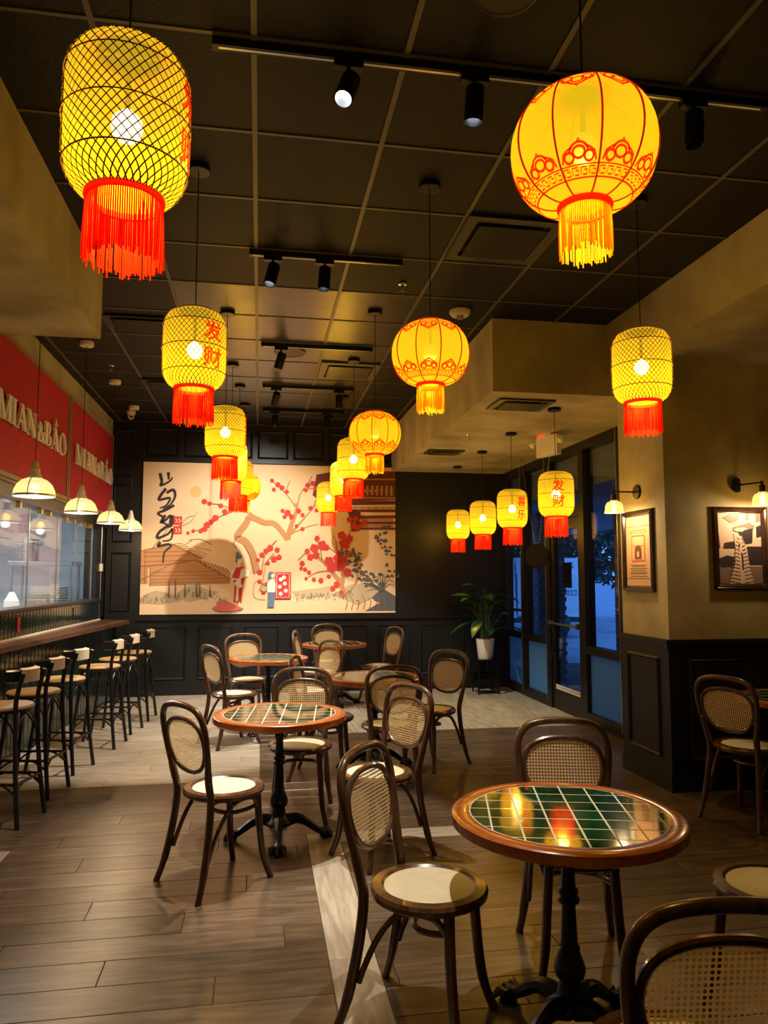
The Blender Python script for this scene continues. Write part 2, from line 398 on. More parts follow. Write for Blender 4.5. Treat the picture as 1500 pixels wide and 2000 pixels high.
hd = MB().tube(smooth_path([(-.03,DW-.12,1.0),(-.1,DW-.16,1.0),(-.11,DW-.26,1.0),(-.11,DW-.29,.96),(-.11,DW-.29,.74),(-.11,DW-.26,.70),(-.03,DW-.12,.70)],4), .014, 8).build('door_handle', 'black_metal', dr, True)
MB().lathe([(0,0),(.012,0),(.02,.02),(.022,.08),(.016,.1),(0,.1)], 10).build('lock_tag', 'black_metal', dr, True, (-.11, DW-.24, .57))
MB().box(-.0315,-.03,.16,DW-.16,.245,.30).build('notice_strip', 'white_plastic', dr)
def flat_text(s, h, parent, name, m, fn):
    V, F_ = text_mesh(s); ys_ = [v.y for v in V]; k = h/max(1e-6, (max(ys_)-min(ys_)))
    mb = MB(); mb.add([fn(v.x*k, v.y*k) for v in V], F_); return mb.build(name, m, parent)
flat_text('THIS DOOR TO REMAIN UNLOCKED DURING BUSINESS HOURS', .024, dr, 'notice_lettering', 'ink_brown', lambda u, v: (-.0322, DW/2-u*.72, .2725+v))
MB().box(.008,.010,.42,.68,1.46,1.76).build('paper_notice', 'van_dark', dr)
MB().lathe([(0,0),(.012,0),(.012,.01),(0,.012)], 10).build('lock_cylinder', 'chrome', dr, True, (-.045, DW-.1, .72))

# ------------------------------------------------------------------ outside, seen through the glass
struct(MB().box(XW+.07, 160, -4, 200, -.3, -.06), 'ground_outside', 'outdoor_ground')
bkm = MB().bbox(-.1,.1,-.05,.05,-.03,.03,.004).mesh('brick', 'brick')
def brick_pier(x, y, w_, d, h, label):
    t = thing('brick_pier', label, 'pier', (x, y, -.06), group=None)
    MB().box(-w_/2+.012, w_/2-.012, -d/2+.012, d/2-.012, 0, h).build('mortar_core', 'mortar', t)
    MB().box(-w_/2-.03, w_/2+.03, -d/2-.03, d/2+.03, 1.75, 1.83).build('stone_band', 'brick', t)
    z = .035; r = 0
    while z < h-.03:
        if not 1.72 < z < 1.86:
            for sx in (-1, 1):                                    # the two faces looking at the room and along it
                n = int(d/.21)
                for k in range(n): put(bkm, 'brick', t, (sx*(w_/2-.045), -d/2+.105+k*.21+(.05 if r % 2 else 0)*(1 if k < n-1 else 0), z), math.pi/2)
            n = int(w_/.21)
            for k in range(n): put(bkm, 'brick', t, (-w_/2+.105+k*.21, -d/2+.045, z))
        z += .07; r += 1
    return t
brick_pier(4.55, 11.35, .45, .45, 2.67, 'dark brick pier with a stone band outside the far windows')
brick_pier(4.55, 8.55, .3, .45, 2.67, 'narrow dark brick pier outside the window beside the plaster pillar')
struct(MB().box(XW+.08, 7.6, PY2+.05, 30, 2.62, 3.2), 'added_canopy', 'mortar')  # canopy slab added outside to hide the bright sky from the upper panes
# utility truck
tk = thing('utility_truck', 'white utility truck parked on the lot outside the glass door', 'truck', (4.8, 19.0, -.06))
cb = MB(); prof = [(0,.55),(0,1.15),(.25,1.2),(.75,1.95),(1.9,2.0),(1.95,.55)]
cb.prism(prof, lambda u, v, d_: (u, d_, v), 1.8).build('cab', 'van_white', tk)
MB().prism([(.5,1.25),(.87,1.82),(1.42,1.84),(1.42,1.25)], lambda u, v, d_: (u, -.012+d_, v), .02).build('cab_window', 'van_dark', tk)
MB().box(1.5,1.62,-.03,0,1.05,1.16).build('door_handle', 'van_dark', tk)
ub = MB().box(2.0,3.9,0,1.8,.62,1.72).box(2.0,3.75,.1,1.7,1.72,2.15).build('utility_body', 'van_white', tk)
for x in (2.1, 2.68, 3.28): MB().box(x, x+.54,-.015,0,.75,1.6).build('locker_door', 'van_white', tk)
for x in (2.52, 3.1, 3.7): MB().box(x, x+.06,-.03,-.015,1.12,1.2).build('locker_latch', 'van_dark', tk)
MB().box(0,4.0,.05,1.75,.42,.56).build('chassis', 'van_dark', tk)
for x in (.75, 3.1):
    wq = MB().lathe([(0,-.12),(.3,-.12),(.37,-.09),(.37,.09),(.3,.12),(0,.12)], 20).build('wheel', 'van_dark', tk, True, (x, .1, .37)); wq.rotation_euler = (R(90),0,0)
flat_text('256', .16, tk, 'door_lettering', 'van_dark', lambda u, v: (1.45+u, -.008, .98+v))
flat_text('-0022', .15, tk, 'body_lettering', 'van_dark', lambda u, v: (3.42+u, -.02, 1.2+v))
flat_text('NS G', .15, tk, 'upper_lettering', 'van_dark', lambda u, v: (3.38+u, .09, 1.93+v))
# trees and dark shopfront across the lot
def blob_tree(x, y, h, r, label, seed):
    rd = random.Random(seed); t = thing('tree', label, 'tree', (x, y, -.06))
    MB().tube([(0,0,0),(.05,0,h*.3),(0,.05,h*.55)], [.14,.11,.07], 8).build('trunk', 'frame_wood', t)
    mb = MB()
    for i in range(2600):
        a = rd.uniform(0, 2*math.pi); ph = math.acos(rd.uniform(-1,1)); q = r*(rd.random()**.4)
        p = Vector((q*math.sin(ph)*math.cos(a), q*math.sin(ph)*math.sin(a), h*.62+q*.8*math.cos(ph)))
        e = Vector((rd.uniform(-1,1), rd.uniform(-1,1), rd.uniform(-1,1))).normalized()*.17; g = e.cross(Vector((rd.uniform(-1,1), rd.uniform(-1,1), .4))).normalized()*.07
        mb.add([p-e, p+g, p+e, p-g], [(0,1,2,3)])
    tag(mb.build('foliage', 'foliage', t), kind='stuff')
blob_tree(9.3, 22.5, 4.6, 2.2, 'dark leafy tree standing behind the utility truck', 1)
blob_tree(5.2, 27.5, 5.0, 2.4, 'dark leafy tree behind the cab of the utility truck', 3)
blob_tree(13.6, 26.5, 5.6, 2.8, 'dark leafy tree at the far end of the lot beyond the truck', 2)
tag(MB().box(3.0, 8.4, 30, 33, -.06, 5).box(3.0,8.4,29.9,30,2.5,2.9).build('shop_building', 'van_dark'), 'dark low building across the parking lot', 'building')

# ------------------------------------------------------------------ kitchen behind the glass
struct(MB().box(-5.2, -5.05, 5.3, 13, 0, 3), 'wall_kitchen_side', 'kitchen_wall')
struct(MB().box(-5.2, -2.1, 12.9, 13, 0, 3), 'wall_kitchen_back', 'kitchen_wall')
struct(MB().box(-5.2, -2.2, 5.2, 5.3, 0, 3), 'wall_kitchen_front', 'kitchen_wall')
struct(MB().box(-2.16, -2.04, YB, 12.95, 0, CZ), 'wall_kitchen_end', 'kitchen_wall')
struct(MB().box(-5.2, XG-.05, 5.2, 13, 3.0, 3.06), 'ceiling_kitchen', 'kitchen_wall')
kl = thing('kitchen_light_offscreen', 'long white fluorescent ceiling light inside the kitchen', 'light', (-3.6, 9.0, 2.995))
MB().box(-.16,.16,-1.6,1.6,-.06,0).build('lamp_housing', 'white_plastic', kl)
MB().box(-.13,.13,-1.55,1.55,-.075,-.06).build('diffuser_offscreen', 'kitchen_lamp', kl)
kc = thing('kitchen_counter', 'stainless steel counter inside the kitchen behind the glass', 'counter', (-2.95, 11.0, 0))
MB().bbox(-.75,.72,-.6,.6,.98,1.05).build('worktop', 'steel', kc)
MB().box(-.72,.69,-.57,.57,.05,.98).build('base_cabinet', 'steel', kc)
for x in (-.72,.66):
    for y in (-.57,.54): MB().box(x,x+.03,y,y+.03,0,.05).build('foot', 'steel', kc)
ks = thing('steel_overshelf', 'steel shelf on posts standing on the kitchen counter', 'shelf', (-2.92, 11.0, 1.05))
MB().bbox(-.42,.4,-.28,.28,.69,.75).build('shelf_board', 'steel', ks)
for x in (-.40,.36):
    for y in (-.26,.23): MB().box(x,x+.03,y,y+.03,0,.69).build('post', 'steel', ks)
pt = thing('stock_pot', 'tall steel stock pot on top of the kitchen shelf', 'pot', (-3.14, 11.0, 1.80))
MB().lathe([(0,0),(.105,0),(.11,.01),(.11,.3),(.118,.305),(.118,.315),(.104,.315),(.1,.02),(0,.02)], 24).build('pot_body', 'steel', pt, True)
for s_ in (-1,1): MB().tube(smooth_path([(s_*.11,-.04,.24),(s_*.14,-.03,.24),(s_*.14,.03,.24),(s_*.11,.04,.24)],3), .006, 6).build('pot_handle', 'steel', pt, True)
plm = MB().lathe([(0,0),(.07,0),(.13,.018),(.15,.026),(.15,.031),(.12,.022),(.06,.008),(0,.008)], 24).mesh('plate', 'plate_white', True)
for i in range(12):
    o = put(plm, 'plate', None, (-2.69+random.uniform(-.006,.006), 10.95, 1.05+i*.034)); tag(o, 'white plate in the tall stack under the kitchen shelf beside the post', 'plate', 'plates in the right stack')
for i in range(9):
    o = put(plm, 'plate', None, (-3.0+random.uniform(-.006,.006), 11.08, 1.05+i*.034)); tag(o, 'white plate in the shorter stack behind the paper bag', 'plate', 'plates in the left stack')
bgm = MB(); bgm.add([(-.1,-.06,0),(.1,-.06,0),(.1,.06,0),(-.1,.06,0),(-.09,-.05,.22),(.09,-.05,.22),(.09,.05,.22),(-.09,.05,.22),(-.03,-.005,.34),(.03,-.005,.34),(.03,.005,.34),(-.03,.005,.34)],
    [(0,3,2,1),(0,1,5,4),(1,2,6,5),(2,3,7,6),(3,0,4,7),(4,5,9,8),(5,6,10,9),(6,7,11,10),(7,4,8,11),(8,9,10,11)])
tag(bgm.build('paper_bag', 'paper_bag', None, False, (-3.22, 10.55, 1.05), .3), 'white paper bag folded to a point on the kitchen counter', 'bag')
bx_ = thing('takeaway_box', 'brown takeaway box with dark lettering beside the paper bag', 'box', (-2.9, 10.58, 1.05))
MB().bbox(-.13,.13,-.08,.08,0,.24,.01).build('box_body', 'cardboard', bx_)
mb = MB()
for k in range(5): mb.tube(smooth_path([(-.08+k*.035,-.083,.10),(-.07+k*.035,-.083,.16),(-.06+k*.035,-.083,.11),(-.05+k*.035,-.083,.14)],3), .006, 5)
mb.build('box_lettering', 'van_dark', bx_)

# ------------------------------------------------------------------ bar with glass screen
def xf(y): return -1.93+.095*(y-6.11)
BA = -math.atan(.095)
bar = thing('bar_counter', 'long dark wood bar counter clad in vertical glazed tiles', 'counter', (0,0,0))
y0, y1 = 5.36, 9.72
MB().add([(xf(y0),y0,1.01),(xf(y1),y1,1.01),(xf(y1)-.36,y1+.28,1.01),(-2.14,y1+.28,1.01),(-2.2,y0,1.01),(xf(y0),y0,1.05),(xf(y1),y1,1.05),(xf(y1)-.36,y1+.28,1.05),(-2.14,y1+.28,1.05),(-2.2,y0,1.05)],
    [(4,3,2,1,0),(5,6,7,8,9),(0,1,6,5),(1,2,7,6),(2,3,8,7),(3,4,9,8),(4,0,5,9)]).build('counter_top', 'counter_wood', bar)
xc = lambda y: xf(y)-.17
MB().add([(xc(y0)-.02,y0,0),(xc(y1)-.02,y1,0),(-2.18,y1,0),(-2.18,y0,0),(xc(y0)-.02,y0,1.01),(xc(y1)-.02,y1,1.01),(-2.18,y1,1.01),(-2.18,y0,1.01)], [(3,2,1,0),(4,5,6,7),(0,1,5,4),(1,2,6,5),(2,3,7,6),(3,0,4,7)]).build('bar_body', 'grout_grey', bar)
MB().box(-2.18,xc(y1)+.01,y1,YB-.05,0,1.01).build('end_panel', 'black_wall', bar)
TW = .088
tm1 = MB().bbox(-TW/2+.006, TW/2-.006, -.225, .225, 0, .012, .004).mesh('tile', 'bar_tile')
y = y0+.1
while y < y1:
    for z in (.30, .77):
        put(tm1, 'tile', bar, (xc(y)-.022, y, z), rot=(R(90), 0, R(90)+BA))
    y += TW
tm2 = MB().bbox(-TW/2+.006, TW/2-.006, -.11, .11, 0, .012, .004).mesh('tile', 'bar_tile')
xb = lambda y: -2.14+.04*(y-6.2)
bs = thing('backsplash', 'low backsplash of vertical glazed tiles between bar counter and glass', 'backsplash', (0,0,1.05))
BY1 = 9.95
MB().add([(xb(5.2)-.06,5.2,0),(xb(5.2),5.2,0),(xb(BY1),BY1,0),(xb(BY1)-.15,BY1,0),(xb(5.2)-.06,5.2,.24),(xb(5.2),5.2,.24),(xb(BY1),BY1,.24),(xb(BY1)-.15,BY1,.24)], [(0,1,2,3),(4,5,6,7),(0,1,5,4),(1,2,6,5),(2,3,7,6),(3,0,4,7)]).build('backing', 'grout_grey', bs)
y = 5.3
while y < BY1-.03:
    put(tm2, 'tile', bs, (xb(y)-.004, y, .122), rot=(R(90), 0, R(90)-math.atan(.04))); y += TW
MB().box(-.002,.012,0,4.7,0,.014).build('caulk_strip', 'plate_white', bs, False, (xb(5.25)+.004, 5.25, 0), -math.atan(.04))
MB().add([(xb(5.2)-.14,5.2,.24),(xb(5.2)+.03,5.2,.24),(xb(BY1)+.03,BY1+.02,.24),(xb(BY1)-.24,BY1+.02,.24),(xb(5.2)-.14,5.2,.265),(xb(5.2)+.03,5.2,.265),(xb(BY1)+.03,BY1+.02,.265),(xb(BY1)-.24,BY1+.02,.265)], [(0,1,2,3),(4,5,6,7),(0,1,5,4),(1,2,6,5),(2,3,7,6),(3,0,4,7)]).build('ledge', 'black_paint', bs)
for yy, zc in ((7.05,.115),(8.75,.13)):
    MB().box(0,.006,0,.05,0,.13).build('tile_sticker', 'red_panel' if yy < 8 else 'van_dark', bs, False, (xb(yy)+.009, yy, zc-.06), -math.atan(.04))
gs = thing('glass_screen', 'frameless glass screen standing on the bar ledge', 'glass screen', (XG, 5.3, 1.315))
pj = [0, .9, 1.98, 2.97, 3.78, 4.62]
for a, b in zip(pj[:-1], pj[1:]): MB().box(-.005,.005,a+.004,b-.004,0,.95).build('glass_pane', 'glass', gs)
for a in pj[1:]: MB().box(-.007,.007,a-.005,a+.003,0,.95).build('glass_edge', 'steel', gs)
hdr = struct(MB().box(-2.2,-2.02,5.36,YB-.02,2.24,2.36), 'trim_5', 'black_paint'); hdr['label'] = 'black header above the glass screen'
cl = MB().box(-.02,.02,-.025,.025,-.05,.05).mesh('glass_clamp', 'brass')
for yy in (6.9,7.55,7.85,8.5,8.85,9.4,9.75): put(cl, 'glass_clamp', gs, (.02, yy-5.3, .93))
struct(MB().box(-2.2,-2.05,9.98,YB,1.06,2.3), 'wall_bar_end', 'navy_wall')
cdn = thing('wall_conduit', 'thin grey cable conduit with a small switch box by the bar end', 'conduit', (-2.04, 10.2, 1.3))
MB().tube([(0,0,0),(0,0,.95)], .008, 6).build('conduit_pipe', 'steel', cdn); MB().box(-.01,.02,-.03,.03,.36,.46).build('switch_box', 'white_plastic', cdn)
# ------------------------------------------------------------------ red signs
struct(MB().box(-2.3,-2.0,5.36,YB,2.36,CZ+.03), 'wall_sign_fascia', 'plaster')
def letters():
    L = {}
    st, th = .2, .07          # thick and thin strokes, cap height 1
    def ser(x, y, w_): return [(x-w_/2,y-.02),(x+w_/2,y-.02),(x+w_/2,y+.02),(x-w_/2,y+.02)]
    def bar_(x0,y0,x1,y1,w_): return [(x0-w_/2,y0),(x0+w_/2,y0),(x1+w_/2,y1),(x1-w_/2,y1)]
    L['M'] = (.98, [bar_(.12,0,.12,1,th), bar_(.84,0,.84,1,st), bar_(.16,1,.47,0,st*.85), bar_(.47,0,.8,1,th), ser(.12,.02,.22), ser(.84,.02,.34), ser(.1,.98,.22), ser(.86,.98,.3)])
    L['I'] = (.42, [bar_(.2,0,.2,1,st), ser(.2,.02,.36), ser(.2,.98,.36)])
    L['A'] = (.82, [bar_(.1,0,.4,1,th), bar_(.7,0,.4,1,st), [(.2,.3),(.62,.3),(.62,.36),(.2,.36)], ser(.1,.02,.24), ser(.7,.02,.32)])
    L['N'] = (.9, [bar_(.14,0,.14,1,th), bar_(.76,0,.76,1,th), bar_(.17,1,.73,0,st), ser(.14,.02,.26), ser(.1,.98,.24), ser(.76,.98,.26)])
    def arcs(cx, cy, rx, ry, t, a0, a1, n=10):
        out = []
        for i in range(n):
            p, q = a0+(a1-a0)*i/n, a0+(a1-a0)*(i+1)/n
            f = lambda a, k: (cx+(rx-t*abs(math.cos(a))*k-.035*k)*math.cos(a), cy+(ry-.06*k)*math.sin(a))
            out.append([f(p,0), f(q,0), f(q,1), f(p,1)])
        return out
    L['B'] = (.74, [bar_(.2,0,.2,1,st), ser(.18,.02,.3), ser(.18,.98,.3)]+arcs(.3,.75,.3,.25,.13,-math.pi/2,math.pi/2)+arcs(.3,.26,.38,.27,.15,-math.pi/2,math.pi/2)+[[(.2,.47),(.32,.47),(.32,.53),(.2,.53)],[(.2,0),(.32,0),(.32,.05),(.2,.05)],[(.2,.95),(.32,.95),(.32,1),(.2,1)]])
    L['O'] = (.86, arcs(.43,.5,.4,.52,.14,0,2*math.pi,22))
    L['&'] = (.7, arcs(.3,.62,.17,.2,.05,0,2*math.pi,14)+arcs(.28,.22,.25,.24,.09,.6,2*math.pi-.2,16)+[bar_(.18,.62,.62,0,.11), bar_(.44,.1,.58,.42,.06), ser(.6,.42,.2)])
    L['^'] = (0, [[(-.58,1.1),(-.52,1.1),(-.40,1.3),(-.42,1.36)],[(-.40,1.36),(-.44,1.28),(-.28,1.08),(-.22,1.1)],[(-.42,1.33),(-.36,1.33),(-.33,1.46),(-.36,1.46)]])
    return L
LT = letters()
def sign(y0, y1, label):
    t = thing('wall_sign', label, 'sign', (-1.998, y0, 2.38)); W = y1-y0; Hh = 1.12
    n = 6; pb_ = (W-.08)/n
    pm = MB().bbox(-pb_/2+.001, pb_/2-.001, -Hh/2+.04, Hh/2-.04, 0, .02, .002).mesh('red_board', 'red_panel')
    for k in range(n): put(pm, 'red_board', t, (0, .04+(k+.5)*pb_, Hh/2), rot=(R(90),0,R(90)))
    g = MB().box(0,.03,0,.03,0,Hh).box(0,.03,W-.03,W,0,Hh).box(0,.03,.03,W-.03,0,.035).box(0,.03,.03,W-.03,Hh-.035,Hh).build('gilt_frame', 'gold_trim', t)
    word = ['M','I','A','N','&','B','A','^','O']; tot = sum(LT[c][0] for c in word); hgt = .215; k = 2.0/(tot*hgt); x = (W-2.0)/2+.02
    for c in word:
        mb = MB()
        for i, pl in enumerate(LT[c][1]): mb.prism(pl, lambda u, v, d_: (.034+d_+i*.0002, x+u*hgt*k, .42+v*hgt), .022)
        mb.build('letter' if c != '^' else 'accent', 'sign_white', t); x += LT[c][0]*hgt*k
sign(5.62, 8.08, 'red board sign with white serif lettering nearer the plaster beam')
sign(8.12, 10.44, 'red board sign with serif lettering ending at the black panelled wall')

# ------------------------------------------------------------------ mural (flat print, drawn in its own plane)
MUW, MUZ0, MUZ1, MUX0 = 3.5, 1.08, 3.16, -1.58
mu = thing('wall_mural', 'large orange chinoiserie mural with plum blossom trees on the black wall', 'mural', (MUX0, YB-.03, MUZ0))
def mcol(name, c): mat('mural_'+name, c, .75); return 'mural_'+name
mat('mural_ground', rough=.7, build=noise_col(1.5, [(.3,(.72,.47,.27)),(.7,(.76,.54,.33))], 0, 4))
for n_, c_ in dict(ink=(.015,.014,.016), brown=(.16,.055,.02), tan=(.42,.20,.08), umber=(.25,.10,.035), maroon=(.13,.022,.014), red=(.52,.03,.025), rose=(.62,.12,.08), white=(.78,.72,.64), skin=(.8,.66,.54), blue=(.10,.16,.25), slate=(.09,.09,.09), moss=(.06,.06,.03), hill=(.45,.34,.20), sun=(.72,.42,.16)).items(): mcol(n_, c_)
MB().box(0,MUW,0,.028,0,MUZ1-MUZ0).build('canvas', 'mural_ground', mu)
def MP(x, y):            # artwork coordinates (0..503 across, 0..295 down) to the canvas
    return (x/503*MUW, (1-y/295)*(MUZ1-MUZ0))
class Draw:
    lay_ = 0
    def __init__(s, name, m): s.mb = MB(); s.name = name; s.m = m; Draw.lay_ += 1; s.d = -.0008*Draw.lay_; s.q = 0
    def pt(s, x, y): u, v = MP(x, y); return (u, s.d-s.q, v)
    def poly(s, pts):
        s.q += 4e-6; s.mb.add([s.pt(*p) for p in pts], [tuple(range(len(pts)))]); return s
    def line(s, pts, w0=1.2, w1=None, sm=True):
        w1 = w0 if w1 is None else w1; s.q += 4e-6
        P = [Vector((x, y, 0)) for x, y in pts]
        if sm and len(P) > 2: P = smooth_path(P, 4)
        n = len(P); L = []; Rr = []
        for i, p in enumerate(P):
            t = (P[min(i+1,n-1)]-P[max(i-1,0)]).normalized(); nn = Vector((-t.y, t.x, 0)); w_ = (w0+(w1-w0)*i/(n-1))/2
            L.append(s.pt(*(p+nn*w_).xy)); Rr.append(s.pt(*(p-nn*w_).xy))
        s.mb.add(L+Rr, [(i, i+1, n+i+1, n+i) for i in range(n-1)]); return s
    def dot(s, x, y, r, n=10, ry=None, wob=0):
        ry = ry or r; s.poly([(x+r*math.cos(2*math.pi*k/n)*(1+wob*(k % 2)), y+ry*math.sin(2*math.pi*k/n)*(1+wob*(k % 2))) for k in range(n)]); return s
    def blossom(s, x, y, r):
        for k in range(5): a = 2*math.pi*k/5+x; s.dot(x+r*.55*math.cos(a), y+r*.55*math.sin(a), r*.52, 8)
        return s
    def done(s): return s.mb.build(s.name, s.m, mu)
rd = random.Random(3)
# pixel notes of the print are relative to its upper left corner
d = Draw('sun_disc', 'mural_sun'); d.dot(101, 57, 11, 20); d.done()
d = Draw('hill', 'mural_hill')
d.poly([(0,268),(12,255),(30,249),(50,253),(66,262),(78,270),(40,276),(0,274)]); d.done(); d = Draw('hill', 'mural_hill'); d.poly([(60,262),(84,243),(105,238),(125,247),(150,252),(130,262),(95,272)])
d.done(); d = Draw('hill', 'mural_hill'); d.poly([(290,252),(340,246),(375,240),(400,232),(360,262),(310,266)]); d.done()
d = Draw('rocks', 'mural_slate')
d.poly([(398,262),(416,240),(440,234),(470,242),(503,262),(503,291),(440,291),(470,275),(440,258),(415,252)]); d.done()
d = Draw('rock_face', 'mural_hill'); d.poly([(372,258),(410,238),(436,236),(470,250),(450,268),(425,278),(395,266)]); d.done()
d = Draw('house_walls', 'mural_tan')
d.poly([(0,172),(60,160),(112,186),(110,192),(170,226),(170,236),(18,240),(18,206),(0,206)]); d.poly([(0,205),(14,205),(14,236),(0,236)]); d.done()
d = Draw('house_roof', 'mural_umber')
for k in range(9): d.line([(60+k*5,160+k*3.2),(78+k*5.5,158+k*3.2)], 1.2)
for y in (176,184,194): d.line([(6,y),(92,y-3)], 1.6, sm=False)
for y in (214,221,228,234): d.line([(20,y),(150+y-214,y-2)], 1.3, sm=False)
d.line([(0,203),(60,198),(104,190)], 3.2, 2.4).line([(104,190),(172,228)], 3, 2.2, sm=False).line([(58,160),(116,188)], 2.6, sm=False).line([(0,173),(58,160)], 1.8, sm=False)
d.line([(8,172),(8,236)], 1.6, sm=False).line([(18,206),(18,240)], 2, sm=False)
for k in range(8): d.line([(112+k*7,190+k*2.2),(124+k*8,206+k*3.6)], 2.2, 1.4, sm=False)
d.line([(90,152),(112,150),(134,160)], 1.5).line([(84,160),(96,152)], 1.2).line([(100,165),(134,172)], 1).line([(104,170),(126,180)], 1); d.done()
d = Draw('pavilion', 'mural_maroon')
d.poly([(340,18),(366,13),(396,10),(396,76),(352,74),(332,60)]); d.poly([(388,40),(410,10),(503,8),(503,66),(396,72)])
d.poly([(362,72),(503,68),(503,76),(362,80)]); d.poly([(362,88),(503,86),(503,92),(362,93)]); d.poly([(404,92),(430,92),(430,100),(424,132),(412,132),(408,104)]); d.poly([(424,100),(503,98),(503,104),(424,106)]); d.poly([(424,112),(503,111),(503,116),(424,117)]); d.poly([(424,124),(503,123),(503,128),(424,128)]); d.done()
d = Draw('pavilion_lattice', 'mural_tan')
for k in range(7): d.poly([(432+k*10,38),(437+k*10,38),(437+k*10,58),(432+k*10,58)])
for y in (24,62,82): d.poly([(412,y),(503,y-1),(503,y+2),(412,y+3)])
for k in range(9): d.dot(376+k*14.5, 84, 3.4, 10, 2.6)
for k in range(6): d.dot(440+k*11, 49, 3.2, 8)
d.poly([(430,106),(498,105),(498,110),(430,111)]); d.poly([(430,118),(498,117),(498,122),(430,123)]); d.done()
d = Draw('plum_trunks', 'mural_tan')
d.line([(222,215),(214,180),(200,155),(186,148),(184,140),(200,118),(206,106),(218,108),(236,116),(256,118),(276,140),(282,150)], 15, 9)
d.line([(218,108),(208,98),(196,94),(180,92),(150,82)], 5, 1.5).line([(282,148),(290,118),(300,90),(298,76)], 11, 4).line([(298,84),(282,62),(262,42)], 3, 1.2).line([(300,96),(306,60),(322,38)], 3, 1.2).line([(286,140),(312,110),(345,72)], 4, 1).line([(288,138),(320,124),(344,118)], 2.4, .8)
d.line([(398,262),(390,236),(372,212),(352,190),(330,180),(318,176)], 11, 3).line([(392,240),(396,200),(384,176),(380,150)], 9, 3).line([(396,200),(402,172),(406,140),(420,106)], 5, 1.5).line([(370,210),(342,214),(320,226)], 3, 1).line([(404,258),(424,228),(420,206)], 4, 1.5)
d.line([(232,216),(238,180),(258,152)], 3.2, 1).line([(228,250),(234,232),(240,196)], 3, 1); d.done()
d = Draw('branch_outlines', 'mural_brown')
d.line([(150,82),(132,80),(118,76)], 1.4).line([(180,92),(160,100),(140,110),(112,130),(98,134)], 2, .9).line([(184,142),(176,158),(182,166)], 1.2).line([(218,218),(208,182),(196,160)], 1.1).line([(240,240),(220,232),(218,262),(240,268)], .8)
d.line([(262,42),(248,30)], 1).line([(276,56),(286,32)], 1).line([(322,38),(330,22)], 1).line([(312,48),(340,46)], 1).line([(330,90),(344,58)], 1).line([(318,176),(304,190)], 1.2).line([(352,190),(346,160),(336,148)], 1.6, .7).line([(380,150),(374,140)], 1).line([(382,176),(360,160)], 1.2)
d.line([(236,200),(256,176)], 1).line([(246,168),(262,150)], .9).line([(60,140),(84,110),(100,104)], 1.2, .6).line([(20,170),(52,126),(60,104)], 1.4, .6).line([(60,128),(90,118),(106,96)], 1, .5).line([(0,230),(40,208),(80,186)], 1.1, .5)
for k in range(8): x = 398+k*12; d.line([(x,258+(k%3)*6),(x+6,272),(x+2,288)], .9)
d.done()
d = Draw('plum_blossoms', 'mural_red')
for x, y, r in [(118,76,5),(128,80,4),(150,84,4.5),(158,95,5),(140,108,6),(132,116,5),(124,122,6),(120,130,5),(112,134,4),(98,134,3.5),(88,138,3),(160,98,4),(250,32,4),(262,40,5),(270,46,5),(254,50,4),(280,54,4),(322,40,5),(332,36,5),(338,46,4.5),(318,50,4),(344,60,4.5),(348,72,3.5),(304,92,5),(312,100,4),(328,86,4.5),(282,96,6),(290,104,5),(272,92,4),(276,104,4),(340,90,4),(312,128,4),(300,122,3.5),
    (240,172,5),(248,166,6),(232,180,5),(262,170,5),(224,190,4),(256,188,6),(266,184,5),(244,196,4),(228,214,5),(240,240,6),(228,232,4),(236,252,5),(342,146,5),(352,160,9),(336,166,8),(360,164,6),(322,172,5),(328,184,6),(340,180,7),(366,192,9),(372,204,10),(388,200,11),(384,186,9),(396,190,8),(404,214,8),(388,178,7),(404,176,6),(398,156,11),(392,140,8),(408,146,7),(416,120,7),(424,126,6),(408,108,6),(432,118,5),(440,112,5),(420,106,5),(366,222,4),(382,238,6),(374,246,5),(350,230,5),(336,228,4),(320,226,3),(312,196,5),(318,208,4),(326,214,4),(310,206,3.5),(392,254,4)]: d.blossom(x, y, r*1.05)
d.done()
d = Draw('grass_and_leaves', 'mural_slate')
for k in range(70): x = rd.uniform(0,170); y = 262+6*math.sin(x*.05)+rd.uniform(-6,8); d.line([(x,y),(x+rd.uniform(-1.5,1.5),y-rd.uniform(2,8))], 1.2, .5, sm=False)
for k in range(90): x = rd.uniform(290,420); y = 264-(x-290)*.06+rd.uniform(-5,10); d.line([(x,y),(x+rd.uniform(-1.5,1.5),y-rd.uniform(2,6))], 1.1, .5, sm=False)
for x0, y0_, s in [(404,176,1),(416,200,1.2),(430,210,1.3),(438,230,1.4),(450,222,1.1),(420,184,.9),(472,150,1),(488,170,1.2),(480,130,1),(492,210,1.4),(462,226,1.2)]:
    for k in range(9): d.dot(x0+rd.uniform(-13,13)*s, y0_+rd.uniform(-9,9)*s, rd.uniform(2,4.4), 7, rd.uniform(1.5,3), .35)
for k in range(9): a = -1.9+k*.42; d.line([(474,252),(474+math.sin(a)*16,240-math.cos(a)*22),(474+math.sin(a)*34,246-math.cos(a)*18)], 1.8, .4)
for x, h in ((54,32),(66,34),(84,26),(106,30),(112,28),(132,22)): d.line([(x,262),(x,262-h)], 2.6, 1)
for x, y in ((146,60),(398,182),(180,44)): d.line([(x,y),(x+4,y+3),(x+8,y)], .9)
d.done()
d = Draw('calligraphy', 'mural_ink')
